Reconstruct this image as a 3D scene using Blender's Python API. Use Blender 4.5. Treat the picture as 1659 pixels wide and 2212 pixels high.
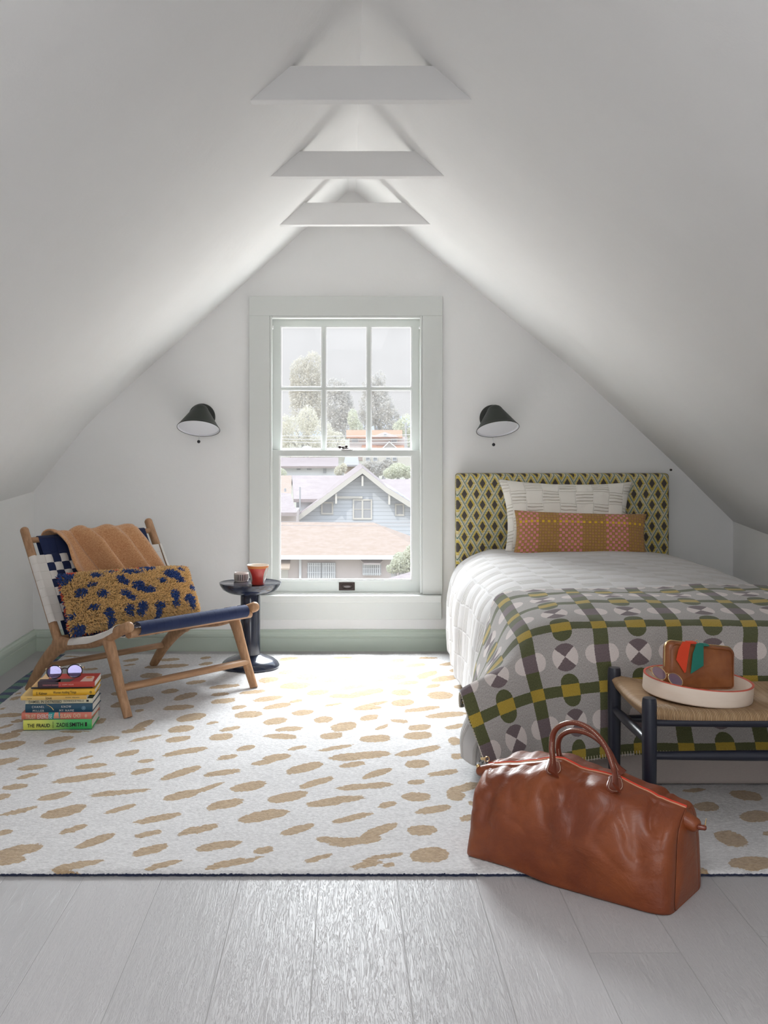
import bpy, math, random
import numpy as np
from mathutils import Vector, Matrix, noise as mnoise

random.seed(7)
rng = np.random.default_rng(7)
for o in list(bpy.data.objects):
    bpy.data.objects.remove(o, do_unlink=True)
scene = bpy.context.scene
COL = scene.collection

# ------------------------------------------------------------------ camera
F = 2316.0            # focal length in photo pixels (1659 x 2212)
H = 1.05              # eye height
VX, VY = 750.0, 945.0  # vanishing point of the room's depth direction
cam_data = bpy.data.cameras.new('camera')
cam = bpy.data.objects.new('camera', cam_data)
COL.objects.link(cam)
cam.location = (0, 0, H)
cam.rotation_euler = (math.pi / 2, 0, 0)
cam_data.sensor_fit = 'VERTICAL'
cam_data.sensor_height = 24.0
cam_data.lens = F / 2212.0 * 24.0
cam_data.shift_x = (829.5 - VX) / 2212.0
cam_data.shift_y = -(1106.0 - VY) / 2212.0
cam_data.clip_end = 2000
scene.camera = cam

# ------------------------------------------------------------------ colour management
scene.view_settings.view_transform = 'Standard'
scene.view_settings.look = 'None'
scene.view_settings.gamma = 1.0
scene.view_settings.use_curve_mapping = False
scene.view_settings.exposure = 0.53

# ------------------------------------------------------------------ world: hazy bright sky
world = bpy.data.worlds.new('sky')
scene.world = world
world.use_nodes = True
wn = world.node_tree
wn.nodes.clear()
w_out = wn.nodes.new('ShaderNodeOutputWorld')
w_bg = wn.nodes.new('ShaderNodeBackground')
w_tc = wn.nodes.new('ShaderNodeTexCoord')
w_sp = wn.nodes.new('ShaderNodeSeparateXYZ')
w_rp = wn.nodes.new('ShaderNodeValToRGB')
cr = w_rp.color_ramp
cr.elements[0].position = 0.0
cr.elements[0].color = (0.16, 0.158, 0.15, 1)
cr.elements[1].position = 1.0
cr.elements[1].color = (0.40, 0.47, 0.56, 1)
for pos, c in ((0.49, (0.16, 0.158, 0.15)), (0.505, (0.130, 0.129, 0.132)), (0.57, (0.132, 0.131, 0.135)),
               (0.66, (0.34, 0.36, 0.40)), (0.80, (0.40, 0.46, 0.54))):
    e = cr.elements.new(pos)
    e.color = (*c, 1)
w_ma = wn.nodes.new('ShaderNodeMath')
w_ma.operation = 'MULTIPLY_ADD'
w_ma.inputs[1].default_value = 0.5
w_ma.inputs[2].default_value = 0.5
wn.links.new(w_tc.outputs['Generated'], w_sp.inputs[0])
wn.links.new(w_sp.outputs['Z'], w_ma.inputs[0])
wn.links.new(w_ma.outputs[0], w_rp.inputs[0])
wn.links.new(w_rp.outputs[0], w_bg.inputs[0])
w_bg.inputs[1].default_value = 3.65
wn.links.new(w_bg.outputs[0], w_out.inputs[0])

# ------------------------------------------------------------------ lights
def lamp(name, kind, loc, rot, energy, color=(1, 1, 1), size=None, sizey=None):
    d = bpy.data.lights.new(name, kind)
    d.energy = energy
    d.color = color
    o = bpy.data.objects.new(name, d)
    COL.objects.link(o)
    o.location = loc
    o.rotation_euler = rot
    if kind == 'AREA':
        d.shape = 'RECTANGLE'
        d.size = size
        d.size_y = sizey
    return o, d

SUN, sd = lamp('sun', 'SUN', (0, 0, 30), (math.radians(42), 0, math.radians(-38)), 1.2, (1.0, 0.95, 0.88))
sd.angle = math.radians(1.0)
# opening of the window in the far wall: portal that guides the sky light in
PORT, pd = lamp('window_portal', 'AREA', (-0.005, 5.42, 0.97), (-math.pi / 2, 0, 0), 1.0, (1, 1, 1), 0.78, 1.42)
pd.cycles.is_portal = True
# strong sky light falling steeply through the window, and an added lamp below it brightening the ceiling
KEY, kd = lamp('sky_light_at_window', 'AREA', (0.0, 7.5, 3.15), (math.radians(-46), 0, 0), 1270.0, (0.92, 0.965, 1.0), 2.4, 2.4)
BNC, bd = lamp('added_uplight', 'AREA', (0.0, 6.3, -0.75), (math.radians(-125), 0, 0), 80.0, (1.0, 0.975, 0.95), 2.6, 1.2)
# fill lamps added behind and above the camera, where no opening is built
REAR, rd = lamp('rear_fill_light', 'AREA', (0.1, -2.2, 0.95), (math.radians(80), 0, 0), 6.5, (0.96, 0.98, 1.0), 2.0, 1.4)
TOP, td = lamp('overhead_fill_light', 'AREA', (0.1, 0.25, 2.0), (0, 0, 0), 30.0, (0.96, 0.98, 1.0), 0.9, 2.2)
rd.spread = math.radians(95)

# the scene's exposure is set above; apart from sun and sky, the area lights are added fill
# ------------------------------------------------------------------ node helpers
class S:
    def __init__(s, m, sock):
        s.m, s.k = m, sock
    def _op(s, op, *a):
        return s.m.math(op, s, *a)
    def __add__(s, o): return s._op('ADD', o)
    def __radd__(s, o): return s._op('ADD', o)
    def __sub__(s, o): return s._op('SUBTRACT', o)
    def __rsub__(s, o): return s.m.math('SUBTRACT', o, s)
    def __mul__(s, o): return s._op('MULTIPLY', o)
    def __rmul__(s, o): return s._op('MULTIPLY', o)
    def __truediv__(s, o): return s._op('DIVIDE', o)
    def lt(s, o): return s._op('LESS_THAN', o)
    def gt(s, o): return s._op('GREATER_THAN', o)
    def abs(s): return s._op('ABSOLUTE')
    def floor(s): return s._op('FLOOR')
    def fract(s): return s._op('FRACT')
    def sin(s): return s._op('SINE')
    def sqrt(s): return s._op('SQRT')
    def mx(s, o): return s._op('MAXIMUM', o)
    def mn(s, o): return s._op('MINIMUM', o)
    def mod2(s): return s._op('FLOORED_MODULO', 2.0)
    def pow(s, o): return s._op('POWER', o)

class Mat:
    def __init__(s, name, color=(0.5, 0.5, 0.5), rough=0.6, metal=0.0, spec=0.5, sheen=0.0, coat=0.0):
        s.mat = bpy.data.materials.new(name)
        s.mat.use_nodes = True
        s.nt = s.mat.node_tree
        s.bsdf = s.nt.nodes.get('Principled BSDF')
        s.out = s.nt.nodes.get('Material Output')
        b = s.bsdf.inputs
        b['Base Color'].default_value = (*color, 1)
        b['Roughness'].default_value = rough
        b['Metallic'].default_value = metal
        b['Specular IOR Level'].default_value = spec
        if sheen:
            b['Sheen Weight'].default_value = sheen
            b['Sheen Roughness'].default_value = 0.5
        if coat:
            b['Coat Weight'].default_value = coat
            b['Coat Roughness'].default_value = 0.15
        s.color = color
        s.mat.diffuse_color = (*color, 1)
    def node(s, t):
        return s.nt.nodes.new(t)
    def link(s, a, b):
        s.nt.links.new(a.k if isinstance(a, S) else a, b)
    def put(s, v, inp):
        if isinstance(v, S):
            s.nt.links.new(v.k, inp)
        else:
            try:
                inp.default_value = v
            except Exception:
                inp.default_value = (*v, 1)
    def math(s, op, *a):
        n = s.node('ShaderNodeMath')
        n.operation = op
        for i, v in enumerate(a):
            s.put(v, n.inputs[i])
        return S(s, n.outputs[0])
    def coords(s, kind='Object'):
        n = s.node('ShaderNodeTexCoord')
        return S(s, n.outputs[kind])
    def sep(s, v):
        n = s.node('ShaderNodeSeparateXYZ')
        s.link(v, n.inputs[0])
        return S(s, n.outputs[0]), S(s, n.outputs[1]), S(s, n.outputs[2])
    def comb(s, x, y, z=0.0):
        n = s.node('ShaderNodeCombineXYZ')
        s.put(x, n.inputs[0]); s.put(y, n.inputs[1]); s.put(z, n.inputs[2])
        return S(s, n.outputs[0])
    def scaled(s, v, sc):
        n = s.node('ShaderNodeMapping')
        s.link(v, n.inputs[0])
        n.inputs['Scale'].default_value = sc
        return S(s, n.outputs[0])
    def noise(s, v, scale=10.0, detail=3.0, rough=0.5, dist=0.0):
        n = s.node('ShaderNodeTexNoise')
        s.link(v, n.inputs['Vector'])
        n.inputs['Scale'].default_value = scale
        n.inputs['Detail'].default_value = detail
        n.inputs['Roughness'].default_value = rough
        n.inputs['Distortion'].default_value = dist
        return S(s, n.outputs[0])
    def attr(s, name, out='Fac'):
        n = s.node('ShaderNodeAttribute')
        n.attribute_name = name
        return S(s, n.outputs[out])
    def mix(s, f, a, b):
        n = s.node('ShaderNodeMix')
        n.data_type = 'RGBA'
        s.put(f, n.inputs[0])
        for v, i in ((a, 6), (b, 7)):
            if isinstance(v, S):
                s.link(v, n.inputs[i])
            else:
                n.inputs[i].default_value = (*v, 1)
        return S(s, n.outputs[2])
    def smooth(s, v, lo, hi):
        n = s.node('ShaderNodeMapRange')
        n.interpolation_type = 'SMOOTHSTEP'
        s.put(v, n.inputs[0])
        n.inputs[1].default_value = lo
        n.inputs[2].default_value = hi
        return S(s, n.outputs[0])
    def base(s, c):
        s.put(c, s.bsdf.inputs['Base Color'])
        return s
    def rough(s, v):
        s.put(v, s.bsdf.inputs['Roughness'])
        return s
    def bump(s, h, strength=0.5, dist=0.005):
        n = s.node('ShaderNodeBump')
        n.inputs['Strength'].default_value = strength
        n.inputs['Distance'].default_value = dist
        s.put(h, n.inputs['Height'])
        if s.bsdf.inputs['Normal'].links:
            s.nt.links.new(s.bsdf.inputs['Normal'].links[0].from_socket, n.inputs['Normal'])
        s.nt.links.new(n.outputs[0], s.bsdf.inputs['Normal'])
        return s
    def vary(s, amount=0.15, scale=12.0, sc=(1, 1, 1), bump=0.0, dist=0.002, detail=4.0):
        n = s.noise(s.scaled(s.coords(), sc), scale, detail)
        c = s.color
        s.base(s.mix(s.smooth(n, 0.25, 0.75), tuple(x * (1 - amount) for x in c), tuple(min(1, x * (1 + amount)) for x in c)))
        if bump:
            s.bump(n, bump, dist)
        return s

# ------------------------------------------------------------------ mesh helpers
class MB:
    def __init__(s):
        s.v, s.f, s.mi, s.uv = [], [], [], []
    def add(s, verts, faces, mi=0, uvs=None):
        o = len(s.v)
        s.v.extend([tuple(map(float, p)) for p in verts])
        for k, fc in enumerate(faces):
            s.f.append(tuple(i + o for i in fc))
            s.mi.append(mi)
            s.uv.append([uvs[i] for i in fc] if uvs is not None else None)
        return s
    def box(s, a, b, mi=0):
        x0, y0, z0 = a
        x1, y1, z1 = b
        vs = [(x0, y0, z0), (x1, y0, z0), (x1, y1, z0), (x0, y1, z0), (x0, y0, z1), (x1, y0, z1), (x1, y1, z1), (x0, y1, z1)]
        return s.add(vs, [(0, 3, 2, 1), (4, 5, 6, 7), (0, 1, 5, 4), (1, 2, 6, 5), (2, 3, 7, 6), (3, 0, 4, 7)], mi)
    def obox(s, c, ex, ey, ez, mi=0):
        c, ex, ey, ez = map(np.array, (c, ex, ey, ez))
        vs = [c + i * ex + j * ey + k * ez for k in (-1, 1) for j in (-1, 1) for i in (-1, 1)]
        return s.add(vs, [(0, 2, 3, 1), (4, 5, 7, 6), (0, 1, 5, 4), (1, 3, 7, 5), (3, 2, 6, 7), (2, 0, 4, 6)], mi)
    def prism(s, poly, vec, mi=0):
        n = len(poly)
        vec = np.array(vec)
        vs = [np.array(p, float) for p in poly] + [np.array(p, float) + vec for p in poly]
        fs = [tuple(range(n))[::-1], tuple(range(n, 2 * n))]
        fs += [(i, (i + 1) % n, n + (i + 1) % n, n + i) for i in range(n)]
        return s.add(vs, fs, mi)
    def tube(s, pts, r, seg=12, mi=0, caps=True, up=(0, 0, 1), round_caps=False):
        pts = np.array(pts, float)
        n = len(pts)
        r = np.array(r, float)
        if r.ndim == 0:
            r = np.tile([float(r), float(r)], (n, 1))
        elif r.ndim == 1 and len(r) == 2 and n != 2:
            r = np.tile(r, (n, 1))
        elif r.ndim == 1:
            r = np.stack([r, r], 1)
        T = np.gradient(pts, axis=0)
        T /= np.linalg.norm(T, axis=1)[:, None] + 1e-12
        if round_caps:
            def capring(p, t, rr, sgn):
                P, R = [], []
                for a in (0.35, 0.7, 0.92):
                    P.append(p + sgn * t * max(rr) * a * 0.8)
                    R.append(rr * math.sqrt(max(0.0, 1 - a * a)))
                return P, R
            P0, R0 = capring(pts[0], T[0], r[0], -1)
            P1, R1 = capring(pts[-1], T[-1], r[-1], 1)
            pts = np.array(P0[::-1] + list(pts) + P1)
            r = np.array(R0[::-1] + list(r) + R1)
            T = np.array([T[0]] * 3 + list(T) + [T[-1]] * 3)
            n = len(pts)
        u = np.array(up, float)
        vs = []
        A = None
        for i in range(n):
            t = T[i]
            if A is None:
                A = np.cross(u, t)
                if np.linalg.norm(A) < 1e-3:
                    A = np.cross((1.0, 0.0, 0.0), t)
            else:
                A = A - t * (A @ t)
            A /= np.linalg.norm(A)
            B = np.cross(t, A)
            for k in range(seg):
                a = 2 * math.pi * k / seg
                vs.append(pts[i] + A * math.cos(a) * r[i][0] + B * math.sin(a) * r[i][1])
        fs = []
        for i in range(n - 1):
            for k in range(seg):
                k2 = (k + 1) % seg
                fs.append((i * seg + k, i * seg + k2, (i + 1) * seg + k2, (i + 1) * seg + k))
        if caps:
            fs.append(tuple(range(seg))[::-1])
            fs.append(tuple((n - 1) * seg + k for k in range(seg)))
        return s.add(vs, fs, mi)
    def lathe(s, prof, c, axis=(0, 0, 1), seg=48, mi=0):
        ax = np.array(axis, float)
        ax /= np.linalg.norm(ax)
        A = np.cross(ax, (0, 1, 0) if abs(ax[1]) < 0.9 else (1, 0, 0))
        A /= np.linalg.norm(A)
        B = np.cross(ax, A)
        c = np.array(c, float)
        vs, ring = [], []
        for (r, h) in prof:
            if r < 1e-6:
                ring.append([len(vs)] * seg)
                vs.append(c + ax * h)
            else:
                ring.append(list(range(len(vs), len(vs) + seg)))
                for k in range(seg):
                    a = 2 * math.pi * k / seg
                    vs.append(c + ax * h + (A * math.cos(a) + B * math.sin(a)) * r)
        fs = []
        for i in range(len(prof) - 1):
            for k in range(seg):
                k2 = (k + 1) % seg
                q = [ring[i][k], ring[i][k2], ring[i + 1][k2], ring[i + 1][k]]
                q2 = []
                for x in q:
                    if x not in q2:
                        q2.append(x)
                if len(q2) > 2:
                    fs.append(tuple(q2))
        return s.add(vs, fs, mi)
    def grid(s, P, uv=None, mi=0, flip=False):
        P = np.array(P, float)
        a, b = P.shape[:2]
        fs = []
        for i in range(a - 1):
            for j in range(b - 1):
                q = (i * b + j, (i + 1) * b + j, (i + 1) * b + j + 1, i * b + j + 1)
                fs.append(q[::-1] if flip else q)
        uvs = None if uv is None else [tuple(x) for x in np.array(uv, float).reshape(-1, 2)]
        return s.add(P.reshape(-1, 3), fs, mi, uvs)
    def sphere(s, c, r, seg=16, mi=0, sc=(1, 1, 1)):
        prof = [(math.sin(math.pi * i / (seg // 2)), -math.cos(math.pi * i / (seg // 2))) for i in range(seg // 2 + 1)]
        m = MB().lathe([(max(0, a), h) for a, h in prof], (0, 0, 0), (0, 0, 1), seg)
        vs = [(c[0] + p[0] * r * sc[0], c[1] + p[1] * r * sc[1], c[2] + p[2] * r * sc[2]) for p in m.v]
        return s.add(vs, m.f, mi)

def matof(m):
    return m.mat if isinstance(m, Mat) else m

def build(name, mb, mats, parent=None, smooth=True, angle=40, bevel=0.0, solid=0.0, subsurf=0, origin=None):
    me = bpy.data.meshes.new(name)
    if parent is not None:
        off = np.array(parent_origin(parent))
    elif origin is not None:
        off = np.array(origin, float)
    else:
        V = np.array(mb.v)
        off = np.array([(V[:, 0].min() + V[:, 0].max()) / 2, (V[:, 1].min() + V[:, 1].max()) / 2, V[:, 2].min()])
    V = np.array(mb.v) - off
    me.from_pydata(V.tolist(), [], mb.f)
    if not isinstance(mats, (list, tuple)):
        mats = [mats]
    for m in mats:
        me.materials.append(matof(m))
    me.polygons.foreach_set('material_index', mb.mi)
    if any(u is not None for u in mb.uv):
        uvl = me.uv_layers.new(name='UVMap')
        flat = []
        for fc, u in zip(mb.f, mb.uv):
            for q in (u if u is not None else [(0, 0)] * len(fc)):
                flat.extend(q)
        uvl.data.foreach_set('uv', flat)
    me.update()
    if smooth:
        me.polygons.foreach_set('use_smooth', [True] * len(me.polygons))
        me.set_sharp_from_angle(angle=math.radians(angle))
    o = bpy.data.objects.new(name, me)
    COL.objects.link(o)
    if parent is not None:
        o.parent = parent
        pr = parent_origin(parent)
        # every part keeps its origin at its thing's base
    else:
        o.location = off
    if solid:
        md = o.modifiers.new('Solidify', 'SOLIDIFY')
        md.thickness = solid
        md.offset = 0
        if smooth and angle < 60:
            es = o.modifiers.new('EdgeSplit', 'EDGE_SPLIT')
            es.split_angle = math.radians(50)
    if bevel:
        md = o.modifiers.new('Bevel', 'BEVEL')
        md.width = bevel
        md.segments = 3
        md.limit_method = 'ANGLE'
        md.angle_limit = math.radians(35)
        if smooth:
            me.polygons.foreach_set('use_smooth', [True] * len(me.polygons))
    if subsurf:
        md = o.modifiers.new('Subdivision', 'SUBSURF')
        md.levels = md.render_levels = subsurf
    return o

def parent_origin(o):
    p = Vector((0, 0, 0))
    while o is not None:
        p += o.location
        o = o.parent
    return p

def tag(o, label=None, cat=None, group=None, kind=None):
    if label: o['label'] = label
    if cat: o['category'] = cat
    if group: o['group'] = group
    if kind: o['kind'] = kind
    return o

def thing(name, loc, label, cat, group=None):
    o = bpy.data.objects.new(name, None)
    o.empty_display_size = 0.1
    COL.objects.link(o)
    o.location = loc
    return tag(o, label, cat, group)

def struct(name, mb, m, parent=None, **k):
    o = build(name, mb, m, parent, **k)
    if parent is None:
        o['kind'] = 'structure'
    return o

def AT(px, py, Y):
    """point at depth Y seen at photo pixel (px, py)"""
    return np.array([(px - VX) * Y / F, Y, H - (py - VY) * Y / F])

def GD(px, py, z=0.0):
    """point on the horizontal plane z seen at photo pixel (px, py)"""
    Y = (H - z) * F / (py - VY)
    return np.array([(px - VX) * Y / F, Y, z])

def crom(P, n):
    """Catmull-Rom resample of control points to n points"""
    P = np.array(P, float)
    m = len(P)
    t = np.linspace(0, m - 1, n)
    i = np.clip(t.astype(int), 0, m - 2)
    f = (t - i)
    sh = (-1,) + (1,) * (P.ndim - 1)
    f = f.reshape(sh)
    Pe = np.concatenate([[2 * P[0] - P[1]], P, [2 * P[-1] - P[-2]]])
    p0, p1, p2, p3 = Pe[i], Pe[i + 1], Pe[i + 2], Pe[i + 3]
    return 0.5 * ((2 * p1) + (-p0 + p2) * f + (2 * p0 - 5 * p1 + 4 * p2 - p3) * f ** 2 + (-p0 + 3 * p1 - 3 * p2 + p3) * f ** 3)

def text_mesh(name, txt, origin, ex, ey, width, height, mat, parent, depth=0.0006, bold=0.0, space=1.0):
    """lettering laid on a plane: origin is its lower left corner, ex/ey unit directions"""
    cu = bpy.data.curves.new(name + '_curve', 'FONT')
    cu.body = txt
    cu.size = 1.0
    cu.space_character = space
    cu.offset = bold
    cu.extrude = 0.001
    tmp = bpy.data.objects.new('tmp_text', cu)
    COL.objects.link(tmp)
    dg = bpy.context.evaluated_depsgraph_get()
    me = bpy.data.meshes.new_from_object(tmp.evaluated_get(dg))
    V = np.array([v.co[:] for v in me.vertices])
    F_ = [tuple(p.vertices) for p in me.polygons]
    bpy.data.objects.remove(tmp, do_unlink=True)
    bpy.data.curves.remove(cu)
    bpy.data.meshes.remove(me)
    mn, mx_ = V.min(0), V.max(0)
    V = (V - mn) / np.maximum(mx_ - mn, 1e-6)
    ex, ey = np.array(ex, float), np.array(ey, float)
    nz = np.cross(ex, ey)
    W = np.array(origin)[None] + V[:, :1] * width * ex + V[:, 1:2] * height * ey + (V[:, 2:3] - 0.5) * depth * nz
    return build(name, MB().add(W, F_), mat, parent, smooth=False)
# ================================================================== materials of the room
def paint(name, col, rough=0.75, bump=0.12):
    m = Mat(name, col, rough)
    v = m.coords()
    n = m.noise(v, 1.6, 3)
    m.base(m.mix(m.smooth(n, 0.3, 0.7), tuple(c * 0.985 for c in col), tuple(min(1, c * 1.015) for c in col)))
    m.bump(m.noise(v, 7.0, 5) + m.noise(v, 220.0, 2) * 0.06, bump, 0.02)
    return m

M_wall = paint('plaster_paint', (0.88, 0.872, 0.862), 0.8)
M_ceil = paint('ceiling_paint', (0.88, 0.872, 0.862), 0.8, 0.16)
M_trim = paint('trim_paint', (0.70, 0.715, 0.69), 0.45, 0.05)
M_sash = paint('sash_paint', (0.64, 0.66, 0.635), 0.4, 0.05)
M_base = paint('baseboard_paint', (0.56, 0.635, 0.555), 0.5, 0.05)

# pale painted oak boards running towards the window
M_floor = Mat('painted_floor_boards', (0.6, 0.59, 0.585), 0.3, spec=0.22)
def _floor():
    m = M_floor
    x, y, z = m.sep(m.coords())
    wdt = 0.187
    q = (x + 0.068 + 20 * wdt) / wdt
    idx = q.floor()
    fx = q.fract()
    edge = fx.mn(1 - fx) * wdt
    off = (idx * 12.9898).sin() * 43758.5
    off = off.fract()
    yy = (y + off * 2.1) / 2.1
    fy = yy.fract()
    ej = fy.mn(1 - fy) * 2.1
    e = edge.mn(ej)
    seam = m.smooth(e, 0.0004, 0.0014)
    tone = ((idx * 3.7 + yy.floor() * 1.9).sin() * 0.5 + 0.5)
    c = m.mix(tone, (0.455, 0.44, 0.445), (0.49, 0.47, 0.475))
    # cerused oak grain
    v = m.comb(x * 26 + idx * 7.3, y * 1.6 + yy.floor() * 3.1, 0.0)
    g = m.noise(v, 3.2, 5, 0.6, 1.6)
    ridge = (g * 9.0).fract()
    ridge = (ridge - 0.5).abs() * 2
    fine = m.noise(m.comb(x * 300, y * 12, 0), 1.0, 2)
    grain = m.smooth(ridge, 0.0, 0.45) * 0.7 + fine * 0.5
    c = m.mix(grain * 0.5, c, (0.52, 0.505, 0.51))
    c = m.mix(seam, (0.43, 0.42, 0.42), c)
    m.base(c)
    m.rough(0.31 + grain * 0.14)
    m.bump(grain * 0.8 + seam * 2.0, 0.5, 0.0022)
_floor()

# ================================================================== room shell
YB = 5.28        # far wall
YR = -2.6        # wall behind the photographer
XL, XR = -1.545, 1.90

def ridge_x(y):
    return 0.0228 + 0.022 * min(1.0, max(0.0, (YB - y) / 2.2))

def ceil_profile(y):
    rx = ridge_x(y)
    t = (YB - y)
    zl = 0.783 - 0.035 * min(t, 1.2)
    zr = 0.637 - 0.06 * min(t, 0.8)
    L = [(XL, zl), (-1.42, zl + 0.155), (-1.293, 1.105), (-0.90, 1.462), (-0.40, 1.903), (rx - 0.035, 2.252)]
    R = [(rx + 0.035, 2.252), (0.49, 1.893), (0.80, 1.643), (1.115, 1.383), (1.43, 1.093), (1.63, 0.905), (XR, zr)]
    P = L + [(rx, 2.274)] + R
    P = sorted(P)
    return P

def ceil_z(x, y):
    P = ceil_profile(y)
    return float(np.interp(x, [p[0] for p in P], [p[1] for p in P]))

def ceil_x(z, y, side):
    P = ceil_profile(y)
    k = [i for i, p in enumerate(P) if abs(p[0] - ridge_x(y)) < 1e-6][0]
    Q = P[:k + 1] if side < 0 else P[k:][::-1]
    return float(np.interp(z, [p[1] for p in Q], [p[0] for p in Q]))

ys = [YR] + list(np.linspace(YR + 0.4, YB - 0.6, 24)) + list(np.linspace(YB - 0.5, YB, 6))
xs_n = 90
rows = []
for y in ys:
    P = np.array(ceil_profile(y))
    xs = np.linspace(XL, XR, xs_n)
    zs = np.interp(xs, P[:, 0], P[:, 1])
    # soften the plaster bends, keep the ends and the ridge
    zz = zs.copy()
    for _ in range(3):
        zz[1:-1] = 0.25 * zz[:-2] + 0.5 * zz[1:-1] + 0.25 * zz[2:]
    keep = np.exp(-((xs - ridge_x(y)) / 0.06) ** 2)
    zz = zz * (1 - keep) + zs * keep
    rows.append([(x, y, z) for x, z in zip(xs, zz)])
struct('ceiling', MB().grid(rows), M_ceil, angle=30)

# far gable wall with the window hole
wx0, wx1 = (583 - VX) * YB / F, (912 - VX) * YB / F
wz0, wz1 = AT(0, 1281, YB)[2], AT(0, 683, YB)[2]
P = ceil_profile(YB)
def gable(name, y, hole):
    mb = MB()
    xs = sorted(set([round(p[0], 5) for p in P] + ([wx0, wx1] if hole else [])))
    for a, b in zip(xs[:-1], xs[1:]):
        za, zb = ceil_z(a, YB) + 0.02, ceil_z(b, YB) + 0.02
        th = 0.10
        def slab(z0a, z0b, z1a, z1b):
            vs = [(a, y, z0a), (b, y, z0b), (b, y, z1b), (a, y, z1a), (a, y + th, z0a), (b, y + th, z0b), (b, y + th, z1b), (a, y + th, z1a)]
            mb.add(vs, [(0, 1, 2, 3), (7, 6, 5, 4), (0, 4, 5, 1), (3, 2, 6, 7), (1, 5, 6, 2), (0, 3, 7, 4)])
        if hole and a >= wx0 - 1e-6 and b <= wx1 + 1e-6:
            slab(0, 0, wz0, wz0)
            slab(wz1, wz1, za, zb)
        else:
            slab(0, 0, za, zb)
    return mb
struct('wall_back', gable('b', YB, True), M_wall, smooth=False)
struct('wall_front', gable('f', YR - 0.10, False), M_wall, smooth=False)
zl0 = 0.80
struct('wall_left', MB().box((XL - 0.08, YR - 0.1, 0), (XL, YB + 0.1, 0.785)), M_wall, smooth=False)
struct('wall_right', MB().box((XR, YR - 0.1, 0), (XR + 0.08, YB + 0.1, 0.64)), M_wall, smooth=False)
struct('floor', MB().box((XL - 0.08, YR - 0.1, -0.06), (XR + 0.08, YB + 0.1, 0)), M_floor, smooth=False, origin=(0, 0, 0))

# roof boards over the plaster so that no daylight leaks in
mbr = MB()
top = [[(x * 1.02, y, z + 0.14) for (x, y, z) in r] for r in (rows[0], rows[len(rows) // 2], rows[-1])]
mbr.grid(top)
o = struct('roof', mbr, M_wall, smooth=False, solid=0.04)

# baseboards: tall board, cap moulding with a groove
def baseboard(name, p0, p1, nrm):
    p0, p1, nrm = np.array(p0, float), np.array(p1, float), np.array(nrm, float)
    h = 0.105
    prof = [(0, 0), (0.020, 0), (0.020, h * 0.60), (0.017, h * 0.62), (0.017, h * 0.66), (0.021, h * 0.69), (0.021, h * 0.80), (0.016, h * 0.90), (0.009, h * 0.97), (0.009, h), (0, h)]
    poly = [p0 + nrm * a + np.array((0, 0, b)) for a, b in prof]
    return struct(name, MB().prism(poly, p1 - p0), M_base, smooth=False)
baseboard('baseboard_back', (XL, YB, 0), (XR, YB, 0), (0, -1, 0))
baseboard('baseboard_left', (XL, YR, 0), (XL, YB, 0), (1, 0, 0))
baseboard('baseboard_right', (XR, YR, 0), (XR, YB, 0), (-1, 0, 0))

# collar ties boxed in plaster board
for k, (y, zb, hh) in enumerate(((3.05, 2.009, 0.099), (3.93, 2.006, 0.094), (4.75, 1.992, 0.099))):
    poly = []
    e = 0.012
    pts = [(ceil_x(zb, y, -1) - e, zb), (ceil_x(zb, y, 1) + e, zb + 0.002), (ceil_x(zb + hh, y, 1) + e, zb + hh), (ceil_x(zb + hh, y, -1) - e, zb + hh)]
    poly = [(a, y, b) for a, b in pts]
    o = struct('trim_%d' % (k + 1), MB().prism(poly, (0, 0.042, 0)), M_ceil, smooth=False, bevel=0.002)
    o['label'] = ['white painted collar beam nearest the viewer', 'white painted collar beam in the middle of the three', 'white painted collar beam closest to the window wall'][k]

# ================================================================== window
WN = bpy.data.objects.new('window_1', None)
COL.objects.link(WN)
WN.location = (0, YB, wz0)
tag(WN, 'white painted double hung sash window with six small panes above one large pane', None, kind='structure')
def X(px, Y): return (px - VX) * Y / F
def Z(py, Y): return H - (py - VY) * Y / F
tY = YB - 0.022
mb = MB()
mb.box((X(538, tY), tY, Z(1283, YB)), (wx0, YB, Z(683, YB)))
mb.box((wx1, tY, Z(1283, YB)), (X(956, tY), YB, Z(683, YB)))
mb.box((X(538, tY), tY, wz1), (X(956, tY), YB, Z(640, tY)))
build('casing', mb, M_trim, WN, smooth=False, bevel=0.002)
# fine bead around the opening
mb = MB()
bw = 0.011
for a in (wx0, wx1 - bw):
    mb.box((a, tY + 0.004, wz0), (a + bw, YB + 0.012, wz1))
mb.box((wx0 + bw, tY + 0.004, wz1 - bw), (wx1 - bw, YB + 0.012, wz1))
build('stop_bead', mb, M_trim, WN, smooth=False, bevel=0.003)
# jamb lining
mb = MB()
mb.box((wx0 - 0.002, YB + 0.012, wz0 - 0.02), (wx0 + 0.008, YB + 0.13, wz1 + 0.002))
mb.box((wx1 - 0.008, YB + 0.012, wz0 - 0.02), (wx1 + 0.002, YB + 0.13, wz1 + 0.002))
mb.box((wx0 - 0.002, YB + 0.012, wz1 - 0.008), (wx1 + 0.002, YB + 0.13, wz1 + 0.002))
build('jamb', mb, M_trim, WN, smooth=False)
# stool (inside sill) and apron
mb = MB()
sy = YB - 0.055
mb.box((X(541, sy), sy, Z(1302, sy)), (X(954, sy), YB + 0.14, Z(1287, sy)))
build('sill', mb, M_trim, WN, smooth=False, bevel=0.004)
mb = MB()
mb.box((X(541, tY), tY, Z(1338, tY)), (X(954, tY), YB, Z(1302, sy) + 0.002))
build('apron', mb, M_trim, WN, smooth=False, bevel=0.002)

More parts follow.
